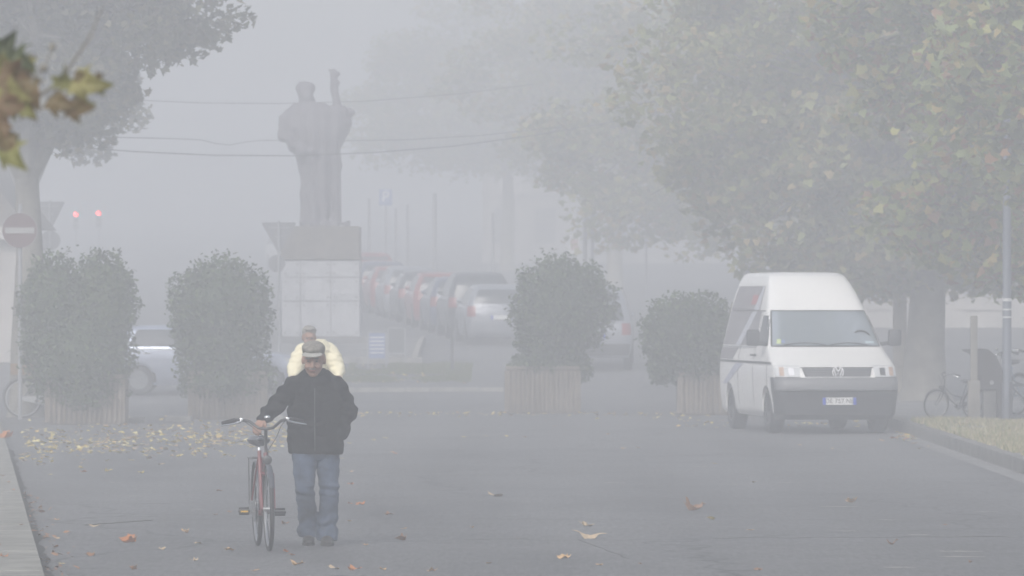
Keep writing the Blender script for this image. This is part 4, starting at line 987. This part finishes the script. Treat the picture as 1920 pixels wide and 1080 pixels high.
q.chain([(.42, -.1, 2.75), (.36, -.1, 3.05), (.30, -.1, 3.4), (.26, -.1, 3.8)], [.13, .10, .11, .09]); q.ell((.37, -.1, 3.52), (.09, .08, .07), 10); q.ell((.36, -.1, 3.74), (.11, .08, .06), 10); q.ell((.22, -.1, 3.84), (.10, .08, .05), 10)
fd = lambda c: .03*math.sin(c.x*22+2*noise.noise(c*1.5))*(1 if c.z < 2.4 else .4)+.03*noise.noise(c*3)
link('figure', remesh(q, .03, 2, .5, fd), M['bronze'], st)
q = MB(); q.tube([(.46, -.25, 0.1), (.44, -.25, 1.9), (.40, -.22, 2.5)], .022, 8); obj('staff', q, M['bronze'], st)

# ---------------------------------------------------------------- signs, lights, posts
def disc(q, c, r, th, n=40): q.tube([Vector(c), Vector(c)+Vector((0, th, 0))], r, n); return q
# no entry sign facing us
d = 97.0; a = at(37, 432, d)
s_ = thing('no_entry_sign', 'round red no entry sign with white bar at the left edge', 'road sign', (a.x, d, gz(d))); a.z -= gz(d)
q = MB(); q.cyl((0, .06, 0), (0, .06, a.z+.45), .035, 12); obj('post', q, M['pole'], s_)
q = MB(); disc(q, (0, 0, a.z), .295, .012); f = obj('sign_face', q, mat('dull_sign_red', (.10, .05, .055), .6), s_, False)
q = MB(); q.box((0, -.006, a.z), (.50, .008, .10)); obj('white_bar', q, mat('dull_white', (.30, .30, .30), .6), f, False)
q = MB(); q.ring((0, .006, a.z), .297, .006, 'y', 40, 6); obj('sign_rim', q, M['pole'], f)
def backsign(label, px, pyt, pyb, halfpx, d, discpx):
    a = at(px, pyt, d); b_ = at(px, pyb, d); hw = halfpx/F*d; g = gz(d)
    s_ = thing('give_way_sign', label, 'road sign', (a.x, d, g)); zt_, zb_ = a.z-g, b_.z-g
    q = MB(); r_ = .04
    q.prism([(-hw+r_, zt_), (hw-r_, zt_), (hw, zt_-.02), (hw-.01, zt_-.05), (.02, zb_+.01), (-.02, zb_+.01), (-hw+.01, zt_-.05), (-hw, zt_-.02)], 0, .012); obj('sign_back', q, M['signback'], s_, False)
    q = MB(); q.prism([(-hw*.98, zt_-.01), (hw*.98, zt_-.01), (0, zb_+.02)], .014, .02); obj('sign_face', q, M['signred'], s_, False)
    q = MB(); q.box((0, -.02, zt_-.12), (hw*1.2, .03, .04)); q.box((0, -.02, zt_-.33), (hw*.5, .03, .04)); obj('bracket', q, M['pole'], s_, False)
    q = MB(); q.cyl((.0, -.05, 0), (.0, -.05, zt_+.03), .03, 12); obj('post', q, M['pole'], s_)
    if discpx:
        cx_, cy_, rp = discpx; c = at(cx_, cy_, d)-Vector((a.x, d, g)); q = MB(); disc(q, (c.x, .0, c.z), rp/F*d, .012)
        q.box((c.x*.5, -.02, c.z), (abs(c.x)+.1, .02, .04)); obj('disc_back', q, M['signback'], s_, False)
backsign('grey back of a triangular sign above a round one, behind the leftmost shrub', 94, 378, 432, 27, 150.0, (94, 451, 19))
backsign('grey back of a triangular sign just left of the statue pedestal', 523, 417, 474, 32, 133.0, (519, 494, 16))
# traffic lights
for px, py, lb in ((142, 402, 'left one of the two distant red traffic lights'), (185, 400, 'right one of the two distant red traffic lights')):
    d = 262.0; a = at(px, py, d); g = gz(d); t_ = thing('traffic_light', lb, 'traffic light', (a.x, d, g), 0, 'distant traffic lights'); z = a.z-g
    q = MB(); q.cyl((0, .1, 0), (0, .1, z), .05, 10); obj('post', q, M['pole'], t_)
    q = MB(); q.box((0, .0, z-.27), (.28, .16, .86), None, .03); hs_ = obj('housing', q, M['pole'], t_)
    q = MB(); q.ell((0, -.085, z), (.10, .03, .10), 16); obj('red_lamp', q, emis('red_light', (1, .05, .05), 14), hs_)
    for dz in (-.27, -.54): q = MB(); q.ell((0, -.085, z+dz), (.10, .03, .10), 14); obj('unlit_lamp', q, M['dark'], hs_)
# information boards on the island
def board(label, x0, x1, y0, y1, yb, d, m, lines):
    a = at(x0, y0, d); b_ = at(x1, y1, d); g = gz(d)+.05; w_ = b_.x-a.x; cz = (a.z+b_.z)/2-g; hh = a.z-b_.z
    s_ = thing('information_board', label, 'information board', ((a.x+b_.x)/2, d, g))
    q = MB(); q.box((0, 0, cz), (w_-.05, .03, hh)); pn = obj('panel', q, m, s_, False)
    q = MB()
    for s in (-1, 1): q.box((s*w_/2, 0, (cz+hh/2)/2), (.035, .04, cz+hh/2), None, .004)
    q.box((0, 0, cz+hh/2+.01), (w_, .05, .03)); q.box((0, 0, cz-hh/2-.01), (w_, .05, .03)); obj('frame', q, M['pole'], s_, False)
    if lines:
        q = MB()
        for k in range(5): q.box((0, -.018, cz+hh*(.32-.15*k)), (w_*.78, .006, hh*.05))
        obj('pale_stripe', q, M['signwhite'], pn, False)
board('blue and white striped information board right of the pedestal', 690, 724, 624, 672, 690, 128.0, mat('board_blue', (.16, .22, .42), .5), True)
board('plain dark board standing right beside the blue striped one', 727, 760, 616, 662, 683, 129.5, mat('board_grey', (.12, .13, .14), .6), False)
def post(name, label, cat, px, pyt, d, r, m, g=None, group=None):
    a = at(px, pyt, d); g = gz(d) if g is None else g; q = MB(); h = a.z-g
    q.tube([(0, 0, 0), (0, 0, .12), (0, 0, .14), (0, 0, h-.02), (0, 0, h)], [r*1.35, r*1.35, r, r*.92, r*.5], 14)
    o = obj(name, q, m, loc=(a.x, d, g)); tag(o, label, cat, group); return o
post('bollard', 'thin grey bollard on the island between the boards and the round shrub', 'bollard', 848, 630, 127, .035, M['plastic'])
# street lamp at the verge
d = 89.0; a = at(1888, 300, d); L_ = thing('street_lamp', 'blue grey lamp pole with small white stickers on the right verge', 'street lamp', (a.x, d, .16))
q = MB(); q.tube([(0, 0, 0), (0, 0, .6), (0, 0, .62), (0, 0, 3), (0, 0, 5.2)], [.085, .082, .072, .066, .05], 16); q.tube([(0, 0, 5.1), (.15, -.1, 5.4), (.5, -.4, 5.5)], [.035, .03, .025], 8); obj('pole', q, M['bluepole'], L_)
q = MB(); q.ell((.7, -.5, 5.5), (.28, .14, .07), 16, Matrix.Rotation(R(-30), 3, 'Z')); obj('lamp_head', q, M['pole'], L_)
for z, h_ in ((1.86, .05), (1.72, .025), (1.60, .025)): q = MB(); q.tube([(0, 0, z), (0, 0, z+h_)], .0725, 16); obj('sticker', q, M['signwhite'], L_)
# wooden post, shelter, rail
d = 88.0; a = at(1826, 592, d); q = MB(); q.box((0, 0, (a.z-.16)/2), (.105, .10, a.z-.16), None, .008); q.box((0, 0, .32), (.19, .14, .64), None, .02)
o = obj('wooden_post', q, M['wood'], None, True, (a.x, d, .16)); tag(o, 'weathered square post standing in front of the dark curved shelter', 'post')
d = 89.6; a = at(1850, 655, d); sh = thing('ticket_shelter', 'dark hooded street cabinet with curved roof between wooden post and lamp pole', 'cabinet', (a.x, d, .16)); zt_ = a.z-.16
def sp(x, y): v = at(x, y, d); return (v.x-a.x, v.z-.16)
q = MB(); q.prism([sp(1806, 655), sp(1806, 658), sp(1818, 663), sp(1824, 668), sp(1833, 730), sp(1866, 730), sp(1869, 790), sp(1880, 790), sp(1881, 712), sp(1876, 690), sp(1866, 668), sp(1852, 656), sp(1840, 653.5)], -.25, .25); hd = obj('hood', q, M['shelter'], sh, False)
q = MB(); q.tube([(sp(1857, 717)[0], -.251, sp(1857, 717)[1]), (sp(1857, 717)[0], -.262, sp(1857, 717)[1])], .035, 16); obj('dial', q, M['steel'], hd)
q = MB(); x0, z1 = sp(1842, 731); x1, _ = sp(1866, 731); q.box(((x0+x1)/2, 0, z1/2), (x1-x0, .42, z1-.005), None, .01); obj('cabinet', q, M['grey'], sh)
rl = thing('metal_rail', 'low dark metal rail with two bars at the right frame edge', 'railing', (at(1893, 0, 88.4).x, 88.4, .16))
z_a = H+(HY-722)/F*88.4-.16; z_b = H+(HY-779)/F*88.4-.16
q = MB()
for k in range(3): q.box((.02+k*1.1, 0, (z_a+.05)/2), (.05, .05, z_a+.05), None, .004)
obj('post', q, M['bikedark'], rl, False)
for z in (z_a, z_b): q = MB(); q.box((1.13, -.03, z), (2.2, .04, .045), None, .004); obj('bar', q, M['bikedark'], rl, False)
q = MB(); q.box((1.2, .05, (z_a+z_b)/2), (1.8, .02, (z_a-z_b)*.72)); obj('panel', q, M['silver'], rl, False)
# far posts and parking signs
for px, pt, d, r, lb in ((692, 372, 196, .05, 'slim pale mast nearest the pedestal, beyond the parked cars'), (742, 390, 199, .05, 'slim mast right of the first parking sign'), (764, 384, 202, .05, 'slim mast midway between parking sign and dark mast'),
                        (815, 362, 188, .075, 'tall dark mast behind the middle of the row of cars'), (924, 398, 176, .05, 'slim mast above the nearest parked cars'), (1097, 372, 158, .06, 'left of a close pair of masts above the round shrub'), (1111, 380, 159, .05, 'right of a close pair of masts above the round shrub')):
    post('street_mast', lb, 'mast', px, pt, d, r, M['pole'], None, 'slim masts along the misty street')
def psign(label, px, py, hp_, d, letter=True):
    a = at(px, py, d); g = gz(d); s_ = thing('parking_sign', label, 'road sign', (a.x, d, g)); z = a.z-g; w_ = hp_/F*d
    q = MB(); q.cyl((0, .05, 0), (0, .05, z+w_), .035, 10); obj('post', q, M['pole'], s_)
    q = MB(); q.box((0, 0, z), (2*w_*.8, .02, 2*w_)); f = obj('sign_face', q, M['signblue'], s_, False)
    me = text_mesh('P', 2*w_*.95, .002); link('letter', me, M['signwhite'], f, False, (0, -.014, z))
psign('blue parking sign beyond the cars, right of the statue', 723, 370, 15, 195)
psign('blue parking sign above the low shrub, under the right-hand trees', 1212, 403, 14, 175)
d = 190; a = at(1077, 458, d); s_ = thing('notice_panel', 'small pale notice with red field above the round shrub', 'sign', (a.x, d, gz(d))); z = a.z-gz(d)
q = MB(); q.cyl((.0, .05, 0), (.0, .05, z+.4), .03, 10); obj('post', q, M['pole'], s_)
q = MB(); q.box((0, 0, z), (.34, .02, .68)); f = obj('sign_face', q, M['signwhite'], s_, False); q = MB(); q.box((0, -.013, z-.02), (.24, .006, .34)); obj('red_field', q, mat('faded_red', (.45, .25, .24), .6), f, False)
# overhead cables
def cable(label, pts, d0, d1):
    q = MB(); n = len(pts); P_ = []
    for i in range(n-1):
        for k in range(6):
            t = k/6; t0 = (i+t)/(n-1); px = pts[i][0]+(pts[i+1][0]-pts[i][0])*t; tt = (1-math.cos(PI*t))/2
            py = pts[i][1]+(pts[i+1][1]-pts[i][1])*(t if n > 5 else tt*.3+t*.7); P_.append(at(px, py, d0+(d1-d0)*t0))
    P_.append(at(*pts[-1], d1)); o_ = P_[0].copy(); q.tube([v-o_ for v in P_], .012 if 'lowest' in label else .008, 5)
    o = obj('overhead_cable', q, M['wire'], None, True, o_); tag(o, label, 'cable', 'cables slung across the street between the trees')
cable('lowest and darkest overhead cable, crossing the statue at the waist', [(40, 262), (140, 276), (250, 284), (400, 291), (550, 292), (700, 286), (850, 274), (1000, 254), (1150, 228)], 112, 150)
cable('middle overhead cable with a dip left of the statue', [(60, 250), (200, 257), (330, 260), (375, 262), (405, 269), (430, 272), (455, 267), (490, 263), (620, 264), (760, 262), (900, 254), (1050, 238)], 114, 150)
cable('topmost thin overhead cable passing behind the statue shoulders', [(60, 170), (240, 187), (380, 193), (520, 194), (680, 190), (860, 176), (1000, 158)], 126, 152)

# ---------------------------------------------------------------- buildings
def building(label, x0, x1, y, dep, h, m, ny, bays, g=None, plinth=.9, face=-1):
    g = gz(y) if g is None else g; w_ = x1-x0; o = thing('building', label, 'building', ((x0+x1)/2, y, g))
    q = MB(); q.box((0, dep/2, h/2-.5), (w_, dep, h+1)); wl = obj('wall', q, m, o, False)
    q = MB(); q.box((0, -.05, plinth/2), (w_+.06, .1, plinth)); obj('plinth', q, M['wall'], o, False)
    q = MB(); q.box((0, -.08, plinth+2.35), (w_+.1, .16, .22)); obj('string_course', q, M['wall'], o, False)
    q = MB(); q.box((0, -.10, h+.1), (w_+.3, .5, .3)); obj('cornice', q, M['wall'], o, False)
    for f_ in range(ny):
        for k in range(bays):
            x = -w_/2+w_*(k+.5)/bays; z = (1.55 if f_ == 0 else plinth+2.7+f_*3.0-1.2)
            hh = 1.9 if f_ == 0 else 1.7; ww = min(1.3, w_/bays*.5)
            q = MB(); q.box((x, -.02, z), (ww, .05, hh)); wn = obj('window', q, M['hazegrey'], o, False)
            q = MB()
            for s in (-1, 1): q.box((x+s*(ww/2+.05), -.05, z), (.1, .08, hh+.2))
            q.box((x, -.05, z+hh/2+.06), (ww+.2, .1, .12)); q.box((x, -.08, z-hh/2-.06), (ww+.26, .16, .1)); obj('frame', q, M['wall'], wn, False)
    q = MB(); v = [(-w_/2-.3, h+.25), (w_/2+.3, h+.25), (w_/2-1, h+1.9), (-w_/2+1, h+1.9)]; q.prism(v, -.35, dep); obj('roof', q, M['granite'], o, False)
    return o
building('pale building with window bays at the far left edge', -22, (30-960)/F*132, 132, 8, 2.9, M['wall'], 1, 5)
building('long faint building behind the far row of parked cars', (905-960)/F*262, 14, 262, 10, 10, M['wall'], 3, 8)
building('warm plaster building behind the trees at the right', (1592-960)/F*158, 32, 158, 10, 8.4, M['wall2'], 2, 9)
cl = at(1687, 480, 114); q = MB(); q.box((0, 0, 1.6), (.26, .26, 3.2), None, .015); q.box((0, 0, .25), (.36, .36, .5), None, .015); q.box((0, 0, 3.25), (.36, .36, .14), None, .01)
o = obj('stone_pillar', q, M['wall2'], None, True, (cl.x, 114, .16)); tag(o, 'pale stone gate pillar right behind the white van', 'pillar')

# ---------------------------------------------------------------- fallen leaves
def leafme(seed, curl):
    rd = random.Random(seed); bm_ = bmesh.new(); out = []
    for i in range(len(LOBED)):
        a = Vector(LOBED[i]+(0,)); b_ = Vector(LOBED[(i+1) % len(LOBED)]+(0,)); out += [a, a.lerp(b_, .5)]
    ph = rd.random()*6
    def z(p): return .06+curl*(.55*(p.x*p.x)+.25*(p.y-.45)**2)+.06*curl*math.sin(9*p.x+ph)+.05*math.sin(7*p.y+ph)
    c = bm_.verts.new((0, .42-.4, z(Vector((0, .42, 0))))); n_ = len(out)
    rg = [bm_.verts.new((q.x, q.y-.4, z(q)+rd.uniform(0, .05)*curl)) for q in out]
    md = [bm_.verts.new((q.x*.5, (q.y-.42)*.5+.02, z(Vector((q.x*.5, .42+(q.y-.42)*.5, 0))))) for q in out]
    for i in range(n_): bm_.faces.new((rg[i], rg[(i+1) % n_], md[(i+1) % n_], md[i])); bm_.faces.new((md[i], md[(i+1) % n_], c))
    me = bpy.data.meshes.new('fallen_leaf'); bm_.to_mesh(me); bm_.free(); return me
LM = {}
for mi in range(5):
    for k in range(3): me = leafme(mi*3+k, (.5, 1.2, 1.9)[k]); me.materials.append(DL[mi]); LM[mi, k] = me
rd = random.Random(42)
def fleaf(px, py, wpx, mi, k, label, group, z=0):
    p_ = gp(px, py, z); s = wpx/F*p_.y; o = bpy.data.objects.new('fallen_leaf', LM[mi, k]); C.objects.link(o)
    o.location = (p_.x, p_.y, z+.003); o.scale = (s, s, s); o.rotation_euler = (rd.uniform(-.2, .2), rd.uniform(-.2, .2), rd.uniform(0, 6.28)); tag(o, label, 'leaf', group); return o
GR = 'dry leaves scattered over the asphalt'
big = [(242, 1017, 34, 0, 2, 'upright curled orange leaf, largest one near the left kerb'), (170, 1043, 24, 1, 1, 'brown leaf close to the left kerb, below the upright orange leaf'), (926, 931, 38, 2, 0, 'flat pale leaf alone in mid-road right of the walking man'),
       (1103, 1009, 62, 2, 0, 'widest pale leaf flat on the road in the lower middle'), (1100, 987, 32, 2, 1, 'small pale leaf just above the widest pale one'), (1302, 957, 44, 1, 2, 'brown curled leaf with raised tips, right of the middle of the road'),
       (1597, 942, 24, 4, 2, 'tan leaf standing up on the road in front of the van'), (558, 1060, 30, 4, 1, 'tan leaf on the asphalt right below the bicycle wheel'), (665, 1070, 28, 0, 1, 'orange leaf at the bottom edge, below the man')]
for b_ in big: fleaf(*b_, GR)
near = [(104, 976, 20, 4), (177, 988, 22, 2), (346, 999, 18, 4), (430, 1033, 22, 4), (303, 1031, 16, 2), (371, 1020, 18, 2), (365, 1052, 20, 2), (411, 921, 14, 0), (404, 966, 10, 1), (430, 961, 12, 1), (535, 983, 18, 1), (626, 1067, 26, 2),
        (548, 1042, 14, 0), (535, 1035, 12, 0), (657, 909, 14, 0), (676, 947, 20, 0), (656, 945, 12, 0), (730, 966, 20, 1), (753, 1013, 24, 1), (759, 992, 14, 4), (685, 1023, 14, 4), (718, 1069, 16, 4), (810, 1072, 22, 4), (917, 1057, 14, 4),
        (1057, 1048, 28, 4), (1123, 1060, 18, 4), (1334, 974, 18, 3), (1406, 995, 16, 4), (1675, 1021, 22, 1), (1421, 1070, 18, 1), (157, 886, 16, 0), (203, 884, 18, 3), (364, 852, 12, 4), (740, 851, 10, 0), (655, 978, 10, 2), (105, 1010, 16, 2),
        (1200, 1058, 8, 1), (1820, 1055, 10, 1), (1772, 985, 9, 1), (885, 990, 8, 4), (970, 1010, 8, 1), (115, 1058, 14, 3), (250, 1068, 18, 1), (480, 1071, 20, 4)]
for px, py, w_, mi in near: fleaf(px, py, w_, mi, rd.choice((0, 1, 1, 2)), 'small dry leaf lying on the open asphalt', GR)
far = [(870, 820, 10, 3), (910, 818, 9, 3), (950, 819, 10, 3), (985, 820, 9, 4), (1168, 842, 12, 2), (1140, 815, 8, 4), (1198, 840, 10, 2), (1290, 800, 8, 4), (1340, 870, 12, 3), (1415, 905, 12, 2), (1040, 800, 8, 0), (1120, 786, 9, 3), (640, 860, 10, 3),
       (655, 832, 9, 3), (700, 826, 9, 3), (722, 822, 12, 3), (735, 848, 9, 4), (660, 885, 8, 4), (1500, 835, 9, 4), (1560, 842, 8, 2), (1652, 827, 16, 4), (1676, 823, 18, 0), (1690, 820, 18, 2), (1700, 824, 16, 0), (1715, 832, 14, 4), (1722, 842, 10, 2), (1740, 838, 8, 2), (1640, 812, 8, 0)]
for px, py, w_, mi in far: fleaf(px, py, w_, mi, rd.choice((0, 1)), 'tiny leaf far down the road towards the planters and van', 'tiny leaves far down the road')
fleaf(12, 821, 30, 0, 2, 'rust brown leaf standing on the left pavement edge', GR, .14)
fleaf(8, 1045, 20, 0, 1, 'orange brown leaf low on the left pavement', GR, .14)
for px, py in ((36, 905), (24, 893), (60, 985), (45, 920), (20, 1023)): fleaf(px-20, py, 10, 1, 1, 'little brown leaf crumb on the left pavement', 'leaf crumbs on the left pavement', .14)
n = 0
while n < 185:
    px = rd.uniform(36, 560); t = rd.random(); mid = 853-(px-36)*.055; py = rd.gauss(mid, 14)
    if not 790 < py < 892 or (px > 440 and py > 850): continue
    if noise.noise((px*.03, py*.08, 2)) < -.12: continue
    fleaf(px, py, rd.uniform(8, 14), rd.choice((3, 3, 3, 3, 2)), rd.choice((0, 1)), 'small yellow leaf in the litter band before the left planters', 'yellow leaves in the litter band'); n += 1
# finer litter nobody would count
rs = np.random.default_rng(8); P = []
def lit(px, py, n_, sx, sy):
    for _ in range(n_):
        q = gp(px+rd.uniform(-sx, sx), py+rd.gauss(0, sy)); P.append((q.x, q.y, .012))
for px in range(60, 560, 26): lit(px, 826-(px-60)*.035, 42, 20, 15)
for px in range(560, 1380, 30): lit(px, 775, 13, 22, 3)
for px in range(1690, 1720, 8): lit(px, 820, 8, 10, 5)
lit(1330, 792, 30, 60, 6); lit(1540, 795, 30, 90, 4)
P = np.array(P); P = P[P[:, 1] < 103]
o = link('leaf_litter', leaves(P, .085, rs, OVAL, 2.5, .5, .5), M['litter'], None, False); o['kind'] = 'stuff'; o['label'] = 'yellow leaf litter before the planters'
P = np.array([(rd.uniform(6.3, 9), rd.uniform(66, 88), .185) for _ in range(160)]+[(rd.uniform(-3.6, -1), rd.uniform(121, 130), gz(126)+.06) for _ in range(90)])
P[160:, 2] = [gz(y)+.075 for y in P[160:, 1]]
o = link('leaf_litter', leaves(P, .10, rs, OVAL, 2.5, .4, .5), M['litter'], None, False); o['kind'] = 'stuff'; o['label'] = 'dead leaves caught in the grass'
rs = np.random.default_rng(9); P = np.array([(kx(y)+.04+abs(rd.gauss(0, .12)), y, .02) for y in [rd.uniform(40, 60) for _ in range(120)]])
o = link('leaf_litter', leaves(P, .05, rs, OVAL, 2.0, .6, .6), DL[1], None, False); o['kind'] = 'stuff'; o['label'] = 'rotted leaf bits in the left gutter'

# ---------------------------------------------------------------- haze
q = MB(); q.box((0, 215, 7.6), (340, 530, 17.2)); hz = obj('haze', q, None, None, False); hz['kind'] = 'stuff'; hz['label'] = 'thick morning fog'
m = bpy.data.materials.new('fog'); m.use_nodes = True; n = m.node_tree.nodes; n.remove(n['Principled BSDF'])
pv = n.new('ShaderNodeVolumePrincipled'); pv.inputs['Color'].default_value = (.93, .945, .975, 1); pv.inputs['Density'].default_value = HAZE; pv.inputs['Anisotropy'].default_value = .2
m.node_tree.links.new(pv.outputs[0], n['Material Output'].inputs['Volume']); hz.data.materials.append(m)
